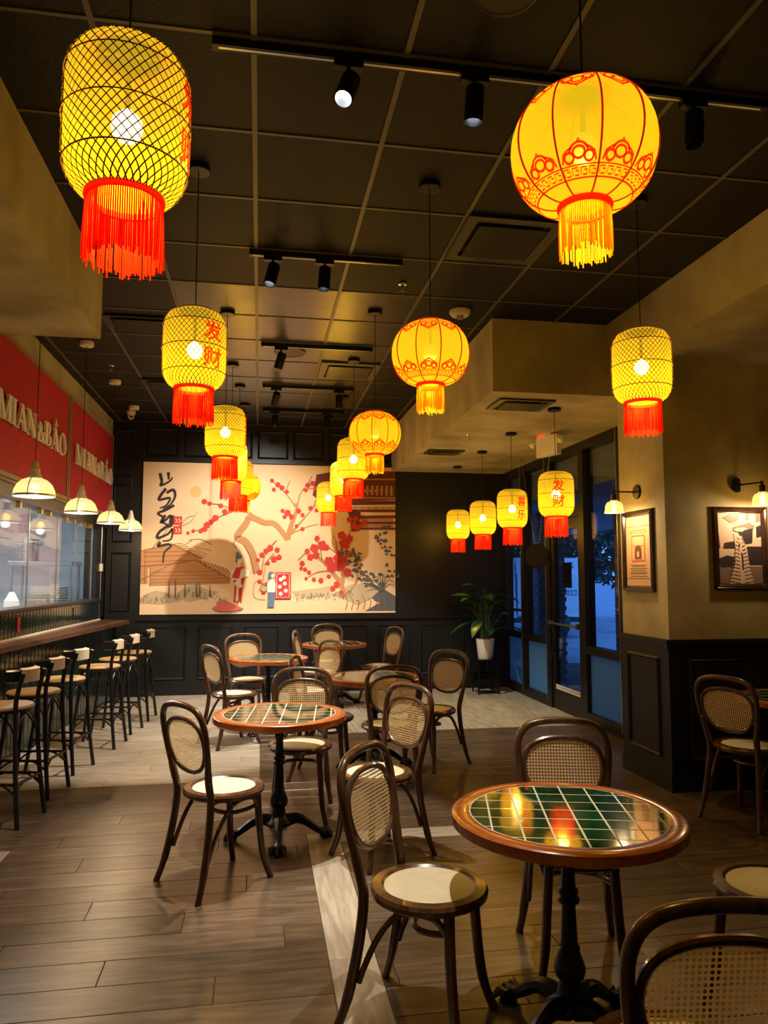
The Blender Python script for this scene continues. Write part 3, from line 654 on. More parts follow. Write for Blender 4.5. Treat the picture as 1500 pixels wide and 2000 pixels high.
for st_ in [[(32,22),(36,38),(34,46),(50,38),(56,30)],[(48,20),(49,34)],[(44,52),(34,66),(32,74),(52,70),(46,84),(34,90)],[(46,60),(58,54),(62,66),(54,82),(40,92)],[(60,84),(44,94),(30,100),(42,108)],[(44,104),(36,118),(46,112),(54,104),(52,122),(40,118)],[(58,104),(56,124),(44,126)],[(50,124),(34,136),(30,148),(50,140),(58,130),(56,150),(40,154)],[(36,156),(32,164),(50,160),(56,164),(44,176),(42,196)]]: d.line(st_, 5.5, 2.6)
d.done()
d = Draw('seal_stamps', 'mural_red'); d.poly([(60,106),(76,106),(76,122),(60,122)]); d.poly([(60,125),(76,125),(76,140),(60,140)]); d.done()
d = Draw('seal_marks', 'mural_white')
for y in (110,129): d.line([(63,y),(67,y+4),(64,y+8)], 1.1).line([(69,y),(73,y+4),(69,y+8)], 1.1)
d.done()
d = Draw('dress', 'mural_red')
d.poly([(178,212),(183,205),(196,202),(198,214),(200,224),(194,240),(194,272),(178,272),(180,240),(176,224)]); d.done()
d = Draw('woman_skin', 'mural_skin')
d.dot(190,190,5.5,12,6.5); d.poly([(186,194),(191,194),(190,204),(185,204)]); d.line([(178,210),(172,224),(186,228),(194,224)], 4, 3); d.poly([(184,236),(188,246),(187,270),(182,270)]); d.line([(182,272),(181,280)], 2.4).line([(189,272),(190,280)], 2.4); d.done()
d = Draw('woman_hair', 'mural_blue'); d.dot(187,184,6,12,4.6); d.dot(184,178,3.6,10); d.poly([(181,182),(185,182),(184,196),(181,194)]); d.done()
d = Draw('fan_and_flowers', 'mural_white'); d.poly([(188,226),(192,208),(200,206),(208,212),(206,222)])
for x, y in ((184,236),(190,240),(188,232)): d.blossom(x, y, 4.5)
d.line([(60,270),(60,280)], .6); d.done()
d = Draw('bamboo_hat', 'mural_rose'); d.poly([(138,284),(152,272),(160,267),(170,272),(196,284),(180,289),(150,289)]); d.done()
d = Draw('hat_brim', 'mural_slate'); d.line([(137,284),(150,290),(182,290),(197,284)], 1.6); d.done()
d = Draw('red_screen', 'mural_red'); d.poly([(259,214),(290,214),(290,266),(259,266)]); d.done()
d = Draw('screen_flowers', 'mural_white')
for x, y in ((270,228),(278,236),(268,242),(280,250),(270,256),(276,224)): d.blossom(x, y, 4)
d.line([(262,217),(287,217),(287,263),(262,263),(262,217)], 1, sm=False); d.done()
d = Draw('traveller_coat', 'mural_white'); d.poly([(246,228),(256,226),(260,236),(259,254),(244,254),(243,238)]); d.done()
d = Draw('traveller_trousers', 'mural_blue'); d.poly([(245,253),(259,253),(257,282),(244,282)]); d.dot(251,219,6,12,6.5); d.poly([(245,219),(250,214),(248,230),(244,230)]); d.done()
d = Draw('traveller_face', 'mural_skin'); d.dot(254,221,3.6,10,4.6); d.done()
d = Draw('shoulder_bag', 'mural_hill'); d.dot(237,246,6.5,10,6); d.line([(236,240),(246,228)], 1); d.done()

# ------------------------------------------------------------------ bentwood chair
def make_chair():
    t = thing('bentwood_chair', 'c', 'chair')
    rim = [(.150,.448),(.200,.440),(.214,.450),(.216,.466),(.208,.478),(.176,.482),(.168,.476),(.160,.470),(.150,.468)]
    MB().lathe(rim+[rim[0]], 40, cap=False).build('seat_frame', 'bentwood', t, True)
    MB().lathe([(0,.455),(.166,.455),(.168,.474),(.13,.481),(.07,.484),(0,.485)], 40).build('seat_pad', 'seat_cream', t, True)
    bx = lambda z: .188+(z-.47)*.19
    half = [(.275,.205,0),(.235,.188,.12),(.200,.172,.3),(.186,.163,.46),(bx(.56),.170,.56),(bx(.68),.192,.68),(bx(.80),.204,.80),(bx(.87),.192,.87),(bx(.912),.155,.912),(bx(.932),.09,.932)]
    pts = [Vector(p) for p in half]+[Vector((bx(.938),0,.938))]+[Vector((p[0],-p[1],p[2])) for p in reversed(half)]
    P = smooth_path(pts, 4); rr = [.0165 if p.z < .1 else .0195 if p.z < .6 else .0165 for p in P]
    MB().tube(P, rr, 10).build('back_hoop', 'bentwood', t, True)
    inn = [(0,.588),(.065,.595),(.120,.62),(.156,.662),(.175,.715),(.176,.762),(.162,.805),(.128,.838),(.072,.858),(0,.864)]
    loop = inn+[(-y, z) for y, z in reversed(inn[1:-1])]
    P3 = [Vector((bx(z)+.0, y, z)) for y, z in loop]; P3.append(P3[0]); Ps = smooth_path(P3, 3)[:-1]
    MB().tube(Ps, .0120, 8, closed=True).build('inner_hoop', 'bentwood', t, True)
    # woven cane: one sheet with real octagonal holes
    def hw(z):
        for (ya, za), (yb, zb) in zip(inn[:-1], inn[1:]):
            if za <= z <= zb: return ya+(yb-ya)*(z-za)/(zb-za+1e-9)
        return 0
    mb = MB(); p = .0135; hr = .0047
    for i in range(-14, 15):
        for j in range(-1, 28):
            y = i*p; z = .552+j*p
            if not .592 < z < .860: continue
            if abs(y) > hw(min(max(z,.589),.863))-.001: continue
            sq = [(-1,-1),(0,-1),(1,-1),(1,0),(1,1),(0,1),(-1,1),(-1,0)]
            vs = [(bx(z+q*p/2), y+s_*p/2, z+q*p/2) for s_, q in sq]; vi = []
            for k in range(8): a = math.pi*1.25+k*math.pi/4; vi.append((bx(z+hr*math.sin(a))-.0, y+hr*math.cos(a), z+hr*math.sin(a)))
            mb.add(vs+vi, [(k, (k+1) % 8, 8+(k+1) % 8, 8+k) for k in range(8)])
    o = mb.build('cane_back', 'cane', t); tag(o, kind='stuff')
    for s_ in (-1, 1):
        L = smooth_path([(-.125,s_*.128,.455),(-.132,s_*.138,.3),(-.150,s_*.152,.12),(-.185,s_*.178,0)], 4)
        MB().tube(L, [.0200]*5+[.0190]*4+[.0170]*(len(L)-9), 10).build('leg', 'bentwood', t, True)
        B = smooth_path([(-.118,s_*.135,.375),(-.085,s_*.152,.425),(-.02,s_*.165,.438),(.06,s_*.168,.415),(.125,s_*.168,.335),(.175,s_*.168,.235),(.2,s_*.17,.17)], 4)
        MB().tube(B, .0115, 8).build('side_brace', 'bentwood', t, True)
    U = smooth_path([(-.125,-.125,.375),(-.06,-.118,.362),(.015,-.09,.356),(.05,0,.355),(.015,.09,.356),(-.06,.118,.362),(-.125,.125,.375)], 4)
    MB().tube(U, .0115, 8).build('stretcher_hoop', 'bentwood', t, True)
    for s_ in (-1,1):
        MB().lathe([(0,0),(.006,0),(.005,.003),(0,.004)], 8).build('screw_cap', 'brass', t, True, (bx(.66)+.012, s_*.178, .66)).rotation_euler = (0, R(90), 0)
    return t
proto = make_chair(); used = [False]
def chair(x, y, ang, label):
    o = proto if not used[0] else copy_tree(proto); used[0] = True
    o.location = (x, y, 0); o.rotation_euler = (0,0,R(ang)); tag(o, label, 'chair', 'bentwood cane chairs'); return o
chair(-.17, 4.20, 216, 'bentwood cane chair at the pale-lit tiled table, beside the open floor')
chair(.29, 5.15, 84, 'bentwood cane chair tucked behind the pale-lit tiled table, facing the front')
chair(.68, 4.36, 30, 'bentwood cane chair turned with its back to the green tiled table')
chair(.63, 2.76, 145, 'bentwood cane chair beside the green tiled table, seat half shaded')
chair(1.32, 3.04, 77, 'bentwood cane chair pushed under the far side of the green tiled table')
chair(.98, 1.70, -97, 'bentwood cane chair with its back to the viewer before the green tiled table')
chair(1.88, 2.55, 8, 'bentwood cane chair under the plaster nook beside the green tiled table, only its seat showing')
chair(3.25, 4.62, 206, 'bentwood cane chair in front of the dark pillar wainscot')
chair(1.0, 5.72, -92, 'bentwood cane chair backed towards the front at the middle tiled table')
chair(1.46, 6.30, 38, 'bentwood cane chair by the middle tiled table, nearest the glass door')
chair(.56, 6.12, 165, 'bentwood cane chair by the middle tiled table on the bar side')
chair(-.22, 7.45, 210, 'bentwood cane chair on the bar side of the tiled table below the painted hat')
chair(-.10, 8.42, 105, 'bentwood cane chair between the wall and the tiled table below the painted hat')
chair(.52, 7.50, 34, 'bentwood cane chair between the two rear tiled tables')
chair(.70, 8.95, 168, 'bentwood cane chair on the bar side of the rearmost tiled table')
chair(.92, 9.98, 88, 'bentwood cane chair against the wainscot behind the rearmost tiled table')
chair(1.50, 9.45, 22, 'bentwood cane chair on the window side of the rearmost tiled table')

# ------------------------------------------------------------------ tiled bistro table
def make_table():
    t = thing('bistro_table', 't', 'table'); RT, RI, zt = .41, .348, .755
    MB().lathe([(RI,zt-.012),(RI,zt-.003),(RI+.004,zt),(RT-.008,zt),(RT,zt-.006),(RT,zt-.038),(RT-.008,zt-.044),(0,zt-.044)], 64, cap=False).build('wood_rim', 'table_wood', t, True)
    MB().lathe([(0,zt-.02),(RI,zt-.02),(RI,zt-.0016),(0,zt-.0016)], 64).build('grout_bed', 'grout_cream', t)
    S = .099; g = .0028
    def clip(poly, r):
        n = 64
        for k in range(n):
            a = 2*math.pi*k/n; nx, ny = math.cos(a), math.sin(a); out = []
            for i in range(len(poly)):
                p, q = poly[i], poly[(i+1) % len(poly)]; dp, dq = p[0]*nx+p[1]*ny-r, q[0]*nx+q[1]*ny-r
                if dp <= 0: out.append(p)
                if dp*dq < 0: f_ = dp/(dp-dq); out.append((p[0]+(q[0]-p[0])*f_, p[1]+(q[1]-p[1])*f_))
            poly = out
            if not poly: return []
        return poly
    for i in range(-4, 4):
        for j in range(-4, 4):
            x0, y0_ = i*S+.02, j*S+.03
            pl = clip([(x0+g,y0_+g),(x0+S-g,y0_+g),(x0+S-g,y0_+S-g),(x0+g,y0_+S-g)], RI-.005)
            if len(pl) < 3: continue
            ar = abs(sum(pl[k][0]*pl[(k+1)%len(pl)][1]-pl[(k+1)%len(pl)][0]*pl[k][1] for k in range(len(pl))))/2
            if ar < 2e-4: continue
            cx = sum(p[0] for p in pl)/len(pl); cy = sum(p[1] for p in pl)/len(pl)
            mb = MB(); n = len(pl)
            pin = [(p[0]+(cx-p[0])*.02, p[1]+(cy-p[1])*.02) for p in pl]
            mb.add([(p[0],p[1],zt-.008) for p in pl]+[(p[0],p[1],zt-.0022) for p in pl]+[(p[0],p[1],zt-.0012) for p in pin],
                [tuple(range(n))[::-1], tuple(range(2*n,3*n))]+[(k,(k+1)%n,n+(k+1)%n,n+k) for k in range(n)]+[(n+k,n+(k+1)%n,2*n+(k+1)%n,2*n+k) for k in range(n)])
            mb.build('tile', 'green_tile', t)
    prof = [(.0,.09),(.075,.09),(.085,.105),(.06,.125),(.046,.14),(.040,.17),(.036,.185),(.05,.20),(.056,.225),(.045,.26),(.034,.285),(.038,.295),(.03,.305),(.026,.40),(.024,.44),(.038,.45),(.04,.462),(.03,.47),(.036,.482),(.036,.492),(.026,.50),(.023,.56),(.022,.60),(.03,.608),(.03,.622),(.022,.63),(.022,.70),(.03,.705),(.06,.711),(0,.711)]
    MB().lathe(prof, 28).build('pedestal_column', 'cast_iron', t, True)
    MB().lathe([(.09,.66),(.12,.70),(.14,.711),(0,.711)], 4).build('top_bracket', 'cast_iron', t)
    for k in range(4):
        a = R(45+48+90*k); c, s_ = math.cos(a), math.sin(a); mb = MB()
        pts = [(.03,.10),(.10,.118),(.16,.10),(.21,.065),(.25,.04),(.285,.035)]
        mb.tube(smooth_path([(r*c, r*s_, z) for r, z in pts], 4), [.042,.040,.038,.035,.033,.031,.029,.027,.026,.025,.024,.023,.022,.021,.021,.021,.022,.023,.023,.022,.02], 8)
        for q in range(9): r = .07+q*.022; z = .135-.0*q if q < 3 else .135-(q-2)*.014; mb.lathe([(0,-.012),(.010,-.004),(.010,.004),(0,.012)], 6, (r*c, r*s_, z))
        ft = mb.build('foot', 'cast_iron', t, True)
        cm = MB()
        for q in (-1,0,1): b = a+q*.12; cm.tube([(.27*math.cos(b),.27*math.sin(b),.035),(.30*math.cos(b),.30*math.sin(b),.04),(.325*math.cos(b),.325*math.sin(b),.012)], [.018,.018,.011], 6)
        cm.lathe([(0,0),(.03,0),(.036,.012),(.02,.03),(0,.03)], 10, (.285*c,.285*s_,0)).build('claw', 'cast_iron', ft, True)
    return t
tproto = make_table(); tu = [False]
def table(x, y, ang, label):
    o = tproto if not tu[0] else copy_tree(tproto); tu[0] = True
    o.location = (x, y, 0); o.rotation_euler = (0,0,R(ang)); tag(o, label, 'table', 'tiled bistro tables')
table(1.10, 2.60, -14, 'round wood-rimmed table with deep green tiles reflecting yellow lanterns')
table(.14, 4.74, -6, 'round wood-rimmed tiled table under the spotlights, its tiles shining pale')
table(.98, 6.32, 8, 'round wood-rimmed tiled table between the pale-lit table and the rear tables')
table(.11, 7.95, -35, 'round wood-rimmed tiled table in the rear below the painted hat')
table(.95, 9.45, 5, 'round wood-rimmed tiled table rearmost by the wainscot')
table(3.75, 4.74, 10, 'round wood-rimmed tiled table in the plaster nook by the pillar')
for ch in tproto.children:
    if ch.name.split('.')[0] == 'foot': ch.rotation_euler.z = R(-49)

# ------------------------------------------------------------------ bar stools
def make_stool():
    t = thing('bar_stool', 's', 'stool'); zs = .74
    MB().lathe([(0,zs-.03),(.175,zs-.03),(.185,zs-.02),(.185,zs-.008),(0,zs-.008)], 32).build('seat_frame', 'black_paint', t, True)
    MB().lathe([(0,zs-.01),(.186,zs-.01),(.19,zs),(.18,zs+.010),(.09,zs+.014),(0,zs+.015)], 32).build('woven_seat', 'stool_seat', t, True)
    for s_ in (-1,1):
        MB().tube(smooth_path([(-.12,s_*.11,zs-.02),(-.15,s_*.135,.4),(-.195,s_*.165,0)],4), .0155, 8).build('leg', 'black_paint', t, True)
        MB().tube(smooth_path([(.215,s_*.175,0),(.175,s_*.15,.35),(.155,s_*.14,zs-.01),(.165,s_*.138,.85),(.195,s_*.135,.97)],4), .0155, 8).build('leg', 'black_paint', t, True)
    rg = [(-.165,-.145,.27),(-.165,.145,.27),(.185,.155,.27),(.185,-.155,.27)]
    for k in range(4):
        p, q = Vector(rg[k]), Vector(rg[(k+1)%4])
        MB().tube([p, q], .010, 6).build('foot_rail', 'black_paint', t, True)
        m_ = (p+q)/2; MB().tube(smooth_path([p+Vector((0,0,-.07)), p.lerp(q,.22)+Vector((0,0,-.012)), m_+Vector((0,0,.004)), p.lerp(q,.78)+Vector((0,0,-.012)), q+Vector((0,0,-.07))],3), .007, 6).build('bent_brace', 'black_paint', t, True)
        p2, q2 = p*1.0, q*1.0; p2.z = q2.z = .56; p2.x *= .86; q2.x *= .86; p2.y *= .86; q2.y *= .86
        MB().tube(smooth_path([p2, p2.lerp(q2,.2)+Vector((0,0,.10)), p2.lerp(q2,.5)+Vector((0,0,.15)), p2.lerp(q2,.8)+Vector((0,0,.10)), q2],3), .007, 6).build('bent_brace', 'black_paint', t, True)
    def backpad(r0, r1, z0, z1, a0, a1):
        mb = MB(); n = 12; cx = -.06; vs = []
        for i in range(n+1):
            a = a0+(a1-a0)*i/n
            for r, z in ((r0,z0),(r1,z0+.008),(r1,z1-.01),(r0+.004,z1)): vs.append((cx+r*math.cos(a)*1.05, r*math.sin(a)*.78, z))
        fs = []
        for i in range(n):
            for k in range(4): l = (k+1)%4; fs.append((i*4+k, (i+1)*4+k, (i+1)*4+l, i*4+l))
        fs += [(0,1,2,3), tuple(n*4+k for k in (3,2,1,0))]
        return mb.add(vs, fs)
    backpad(.232,.252,.905,.99,-.95,.95).build('back_rail', 'black_paint', t, True)
    backpad(.224,.262,.898,.997,-.55,.55).build('back_pad', 'cream_leather', t, True)
    return t
sproto = make_stool(); first = True
for x, y, a, lab in [(-1.66,5.38,-12,'black bar stool first from the plaster beam end of the bar'),(-1.65,6.0,-10,'second black bar stool from the plaster beam along the bar'),(-1.62,6.68,-14,'third black bar stool from the plaster beam along the bar'),(-1.49,7.55,-8,'black bar stool third from the panelled back wall along the bar'),(-1.44,8.2,-10,'black bar stool second from the panelled back wall along the bar'),(-1.38,8.88,-6,'black bar stool next to the panelled back wall at the bar end')]:
    o = sproto if first else copy_tree(sproto); first = False
    o.location = (x, y, 0); o.rotation_euler = (0,0,R(a)); tag(o, lab, 'stool', 'bar stools')

# ------------------------------------------------------------------ lanterns
WARM = (1, .67, .08); LP = 3.3
def cord_and_canopy(t, drop, top_z, blk='black_metal'):
    MB().lathe([(0,0),(.058,0),(.06,-.006),(.06,-.022),(.056,-.026),(0,-.026)], 24).build('ceiling_canopy', blk, t, True)
    MB().tube([(0,0,-.026),(0,0,-drop)], .0028, 6).build('cord', 'black_metal', t)
BAMB = [(.088,.400),(.105,.398),(.135,.382),(.153,.352),(.160,.31),(.161,.2),(.160,.10),(.152,.055),(.132,.022),(.098,.0)]
def brad(z):
    pr_ = sorted((b, a) for a, b in BAMB)
    for (z0, r0), (z1, r1) in zip(pr_[:-1], pr_[1:]):
        if z0 <= z <= z1: return r0+(r1-r0)*(z-z0)/(z1-z0+1e-9)
    return .09
def bamboo_meshes():
    paper = MB().lathe([(r-.004, z) for r, z in BAMB], 40, cap=False).mesh('paper_shade', 'paper_bamboo', True)
    mb = MB(); n = 40; ns = 24
    for sgn in (-1, 1):
        for k in range(n):
            vs = []
            for i in range(ns+1):
                # parametrise by arc so that strips crowd near the ends as on the real basket
                u = i/ns; z = .4*u; r = brad(z)+(.0008 if sgn > 0 else .0018); a = 2*math.pi*k/n+sgn*(u-.5)*2.15
                da = .0019/r
                vs += [(r*math.cos(a-da), r*math.sin(a-da), z), (r*math.cos(a+da), r*math.sin(a+da), z)]
            mb.add(vs, [(2*i, 2*i+1, 2*i+3, 2*i+2) for i in range(ns)])
    weave = mb.mesh('woven_strips', 'bamboo')
    hoops = []
    for z in (.075, .2, .325): hoops.append(MB().tube([((brad(z)+.003)*math.cos(2*math.pi*k/40), (brad(z)+.003)*math.sin(2*math.pi*k/40), z) for k in range(40)], .0022, 5, closed=True).mesh('hoop', 'bamboo'))
    top = MB().lathe([(.084,.395),(.093,.397),(.093,.408),(.084,.408),(.084,.395)], 32, cap=False).mesh('top_ring', 'bamboo', True)
    band = MB().lathe([(.093,-.010),(.1,-.010),(.103,-.002),(.101,.008),(.094,.008),(.093,-.010)], 32, cap=False).mesh('red_band', 'red_cord', True)
    fr = MB(); rdm = random.Random(5)
    for k in range(110):
        a = 2*math.pi*k/110; r = .0965; L = .165+rdm.uniform(-.012,.012); j = rdm.uniform(-.004,.004)
        fr.tube([(r*math.cos(a), r*math.sin(a), -.006), ((r+j)*math.cos(a+j), (r+j)*math.sin(a+j), -.006-L*.5), ((r+j*1.5)*math.cos(a+j*2), (r+j*1.5)*math.sin(a+j*2), -.006-L)], [.0018,.0021,.0024], 4)
    fringe = fr.mesh('fringe', 'red_fringe')
    bulb = MB().lathe([(0,-.042),(.02,-.038),(.036,-.022),(.042,0),(.036,.022),(.02,.038),(.012,.042),(.012,.046),(0,.046)], 16).mesh('bulb', 'bulb_glass', True)
    return paper, weave, hoops, top, band, fringe, bulb
BM_ = bamboo_meshes()
def wrapped(chars, width, zc, dz, ang0, m='red_print', name='painted_character', parent=None):
    for i, ch in enumerate(chars):
        V, F_ = text_mesh(ch)
        if not V: continue
        xs_ = [v.x for v in V]; ys_ = [v.y for v in V]; cx, cy = (max(xs_)+min(xs_))/2, (max(ys_)+min(ys_))/2; k = width/max(max(xs_)-min(xs_), max(ys_)-min(ys_))
        mb = MB(); vs = []
        for v in V:
            z = zc-i*dz+(v.y-cy)*k; r = brad(z)+.0028; a = ang0+(v.x-cx)*k/.16; vs.append((r*math.cos(a), r*math.sin(a), z))
        mb.add(vs, F_).build(name, m, parent)
def bamboo_lantern(x, y, zceil, ztop, rz, label, chars=None, cang=None, power=9, sc=1):
    t = thing('bamboo_lantern', label, 'lantern', (x, y, zceil), 0, 'woven bamboo lanterns')
    drop = zceil-ztop; cord_and_canopy(t, drop, ztop)
    zb = -(drop+.4*sc)
    paper, weave, hoops, top, band, fringe, bulb = BM_
    S3 = (sc, sc, sc)
    put(paper, 'paper_shade', t, (0,0,zb), rz, scale=S3); tag(put(weave, 'woven_strips', t, (0,0,zb), rz, scale=S3), kind='stuff')
    for h in hoops: put(h, 'hoop', t, (0,0,zb), 0, scale=S3)
    put(top, 'top_ring', t, (0,0,zb), 0, scale=S3); put(band, 'red_band', t, (0,0,zb), 0, scale=S3)
    tag(put(fringe, 'fringe', t, (0,0,zb), rz, scale=S3), kind='stuff')
    put(bulb, 'bulb', t, (0,0,zb+.2*sc))
    MB().tube([(0,0,-drop),(0,0,zb+.24*sc)], .008, 6).build('lamp_socket', 'black_metal', t)
    sp = MB().box(-.088*sc,.088*sc,-.003,.003,-.003,.003).build('top_spider', 'bamboo', t, False, (0,0,-drop+.0))
    if chars:
        g = D.objects.new('painted_characters', None); 
        wrapped(chars, .105, .268, .135, cang, parent=t)
        for ch in t.children:
            if ch.name.startswith('painted_character'): ch.location = (0,0,zb)
    light('lantern_light', 'POINT', (0,0,zb+.11*sc), power*LP, WARM, t, .03)
    return t
Yd = -math.pi/2
FC = ['\u53d1', '\u8d22']; XL = ['\u559c', '\u4e50']
bamboo_lantern(-.362, 1.96, CZ, 2.985, .1, 'large-looking bamboo lantern hanging beside the plaster beam over open floor', FC, R(-8), 8)
bamboo_lantern(-.34, 3.81, CZ, 2.945, .3, 'bamboo lantern with red characters hanging before the pale-lit table', FC, R(-52), 8)
bamboo_lantern(-.28, 5.95, CZ, 2.935, .2, 'bamboo lantern third along the bar side row of lanterns', FC, R(-5), 8)
bamboo_lantern(-.29, 7.45, CZ, 2.93, .5, 'bamboo lantern fourth along the bar side row of lanterns', None, 0, 8)
bamboo_lantern(-.24, 8.3, CZ, 2.88, .2, 'bamboo lantern last along the bar side row, before the round lantern', None, 0, 8)
bamboo_lantern(.89, 7.1, CZ, 2.93, .4, 'bamboo lantern hanging behind the round lanterns, first of three before the mural', None, 0, 8)
bamboo_lantern(.96, 8.6, CZ, 2.93, .1, 'bamboo lantern in the middle of the three before the mural pavilion', None, 0, 8)
bamboo_lantern(.89, 9.75, CZ, 2.83, .6, 'bamboo lantern nearest the mural, below the painted pavilion', None, 0, 7)
bamboo_lantern(2.08, 3.75, CZ, 2.955, .2, 'bamboo lantern without characters hanging before the plaster pillar', None, 0, 9)
bamboo_lantern(2.68, 9.85, SZ, 2.50, .3, 'bamboo lantern under the soffit nearest the potted plant', None, 0, 8)
bamboo_lantern(2.65, 8.6, SZ, 2.495, .1, 'bamboo lantern under the soffit second from the potted plant', None, 0, 8)
bamboo_lantern(2.61, 7.43, SZ, 2.50, .5, 'bamboo lantern under the soffit with two red characters, before the far windows', XL, R(-72), 8)
bamboo_lantern(2.61, 6.26, SZ, 2.525, .2, 'bamboo lantern under the soffit with red characters beside the glass door', FC, R(-105), 8)

# round silk lanterns
def rr_(z):     # radius of the round lantern at height z (0 bottom .. .345 top)
    u = (z-.1725)/.1725; u = max(-1, min(1, u)); return .068+.134*math.sqrt(max(0, 1-abs(u)**2.0))
ZR = [.345*(1-math.cos(math.pi*k/20))/2 for k in range(21)]
def round_meshes():
    nr = 10
    vs = []; seg = 60; fs = []
    for i in range(seg):
        a = 2*math.pi*i/seg; ph = (i % 6)/6; bul = 1-.035*(1-math.sin(math.pi*ph))         # silk sags in between the ribs
        for z in ZR: r = rr_(z); r = .072+(r-.072)*bul; vs.append((r*math.cos(a), r*math.sin(a), z))
    n = len(ZR)
    for i in range(seg):
        j = (i+1) % seg
        for k in range(n-1): fs.append((i*n+k, j*n+k, j*n+k+1, i*n+k+1))
    silk = MB().add(vs, fs).mesh('silk_shade', 'paper_round', True)
    rib = MB().tube([(rr_(z)-.0012, 0, z) for z in ZR], .0026, 6).mesh('rib', 'red_cord', True)
    bot = MB().lathe([(.066,-.014),(.076,-.014),(.079,-.004),(.076,.006),(.066,.006),(.066,-.014)], 32, cap=False).mesh('bottom_ring', 'red_cord', True)
    top = MB().lathe([(.06,.338),(.078,.338),(.078,.356),(.06,.356),(.06,.338)], 32, cap=False).mesh('top_ring', 'red_cord', True)
    fr = MB(); rdm = random.Random(9)
    for k in range(90):
        a = 2*math.pi*k/90; r = .0715; L = .135+rdm.uniform(-.012,.012); j = rdm.uniform(-.003,.003)
        fr.tube([(r*math.cos(a), r*math.sin(a), -.01), ((r+j)*math.cos(a+j), (r+j)*math.sin(a+j), -.01-L*.5), ((r+j)*math.cos(a+j*2), (r+j)*math.sin(a+j*2), -.01-L)], [.0017,.002,.0023], 4)
    fringe = fr.mesh('fringe', 'gold_fringe')
    def stroke(pts, w_, pm):                 # (angle in panel units -.5...5, height) lines wrapped on the silk
        P = [Vector((p[0], p[1], 0)) for p in pts]; n_ = len(P); L = []; Q = []
        for i, p in enumerate(P):
            t_ = P[min(i+1,n_-1)]-P[max(i-1,0)]; t_ = Vector((t_.x*.11, t_.y, 0)).normalized(); nn = Vector((-t_.y, t_.x, 0))
            for lst, s_ in ((L,1),(Q,-1)):
                u = p.x+nn.x*w_/2/.11*s_; z = p.y+nn.y*w_/2*s_; r = rr_(z)+.0015; a = (u+.5)*2*math.pi/nr; lst.append((r*math.cos(a), r*math.sin(a), z))
        pm.add(L+Q, [(i, i+1, n_+i+1, n_+i) for i in range(n_-1)])
    arc = lambda cx, cy, rx, ry, a0, a1, n_=14: [(cx+rx*math.cos(a0+(a1-a0)*k/n_), cy+ry*math.sin(a0+(a1-a0)*k/n_)) for k in range(n_+1)]
    pats = []
    for top_ in (0, 1):
        pm = MB()
        f_ = (lambda z: z) if not top_ else (lambda z: .345-z)
        S_ = lambda pts, w_: stroke([(u, f_(z)) for u, z in pts], w_, pm)
        S_(arc(0,.066,.14,.013,0,2*math.pi), .006); S_(arc(-.24,.056,.11,.011,0,2*math.pi), .006); S_(arc(.24,.056,.11,.011,0,2*math.pi), .006)
        S_(arc(0,.062,.22,.026,.2,math.pi-.2), .006); S_([(-.42,.046),(-.36,.066),(-.25,.074),(-.16,.078)], .005); S_([(.42,.046),(.36,.066),(.25,.074),(.16,.078)], .005); S_([(-.03,.09),(0,.097),(.03,.09)], .004)
        S_([(k/12-.5,.04) for k in range(13)], .0028); S_([(k/12-.5,.017) for k in range(13)], .0028)
        for q in (-.36,-.12,.12,.36): S_([(q-.09,.022),(q-.09,.035),(q+.06,.035)], .003); S_([(q-.04,.022),(q+.08,.022),(q+.08,.030),(q,.030)], .003)
        pats.append(pm.mesh('printed_cloud_border', 'red_print'))
    pat = pats
    return silk, rib, bot, top, fringe, pat
RM = round_meshes()
SOFT = BM_[6].copy(); SOFT.materials[0] = M['bulb_soft']
def round_lantern(x, y, ztop, rz, label, power=9):
    t = thing('round_lantern', label, 'lantern', (x, y, CZ), 0, 'round yellow silk lanterns'); drop = CZ-ztop
    cord_and_canopy(t, drop, ztop); zb = -(drop+.335)
    silk, rib, bot, top, fringe, pat = RM
    SR = (1.03, 1.03, .955)
    put(silk, 'silk_shade', t, (0,0,zb), rz, scale=SR)
    for k in range(10): put(rib, 'rib', t, (0,0,zb), rz+2*math.pi*k/10, scale=SR)
    put(bot, 'bottom_ring', t, (0,0,zb)); put(top, 'top_ring', t, (0,0,zb), scale=SR); tag(put(fringe, 'fringe', t, (0,0,zb)), kind='stuff')
    for k in range(10):
        for q in pat: tag(put(q, 'printed_cloud_border', t, (0,0,zb), rz+2*math.pi*k/10, scale=SR), kind='stuff')
    put(SOFT, 'bulb', t, (0,0,zb+.17)); MB().tube([(0,0,-drop),(0,0,zb+.21)], .008, 6).build('lamp_socket', 'black_metal', t)
    MB().box(-.068,.068,-.003,.003,-.003,.003).build('top_spider', 'black_metal', t, False, (0,0,-drop))
    light('lantern_light', 'POINT', (0,0,zb+.08), power*LP, WARM, t, .03)
round_lantern(.905, 1.92, 2.99, .12, 'round yellow silk lantern over the green tiled table', 8)
round_lantern(.885, 3.78, 2.95, .35, 'round yellow silk lantern in the middle of the row, beside the smoke detector', 8)
round_lantern(.89, 5.75, 2.895, .05, 'round yellow silk lantern beside the plaster soffit corner', 8)
round_lantern(-.20, 9.2, 2.86, .2, 'round yellow silk lantern half hidden at the end of the bar side row', 6)

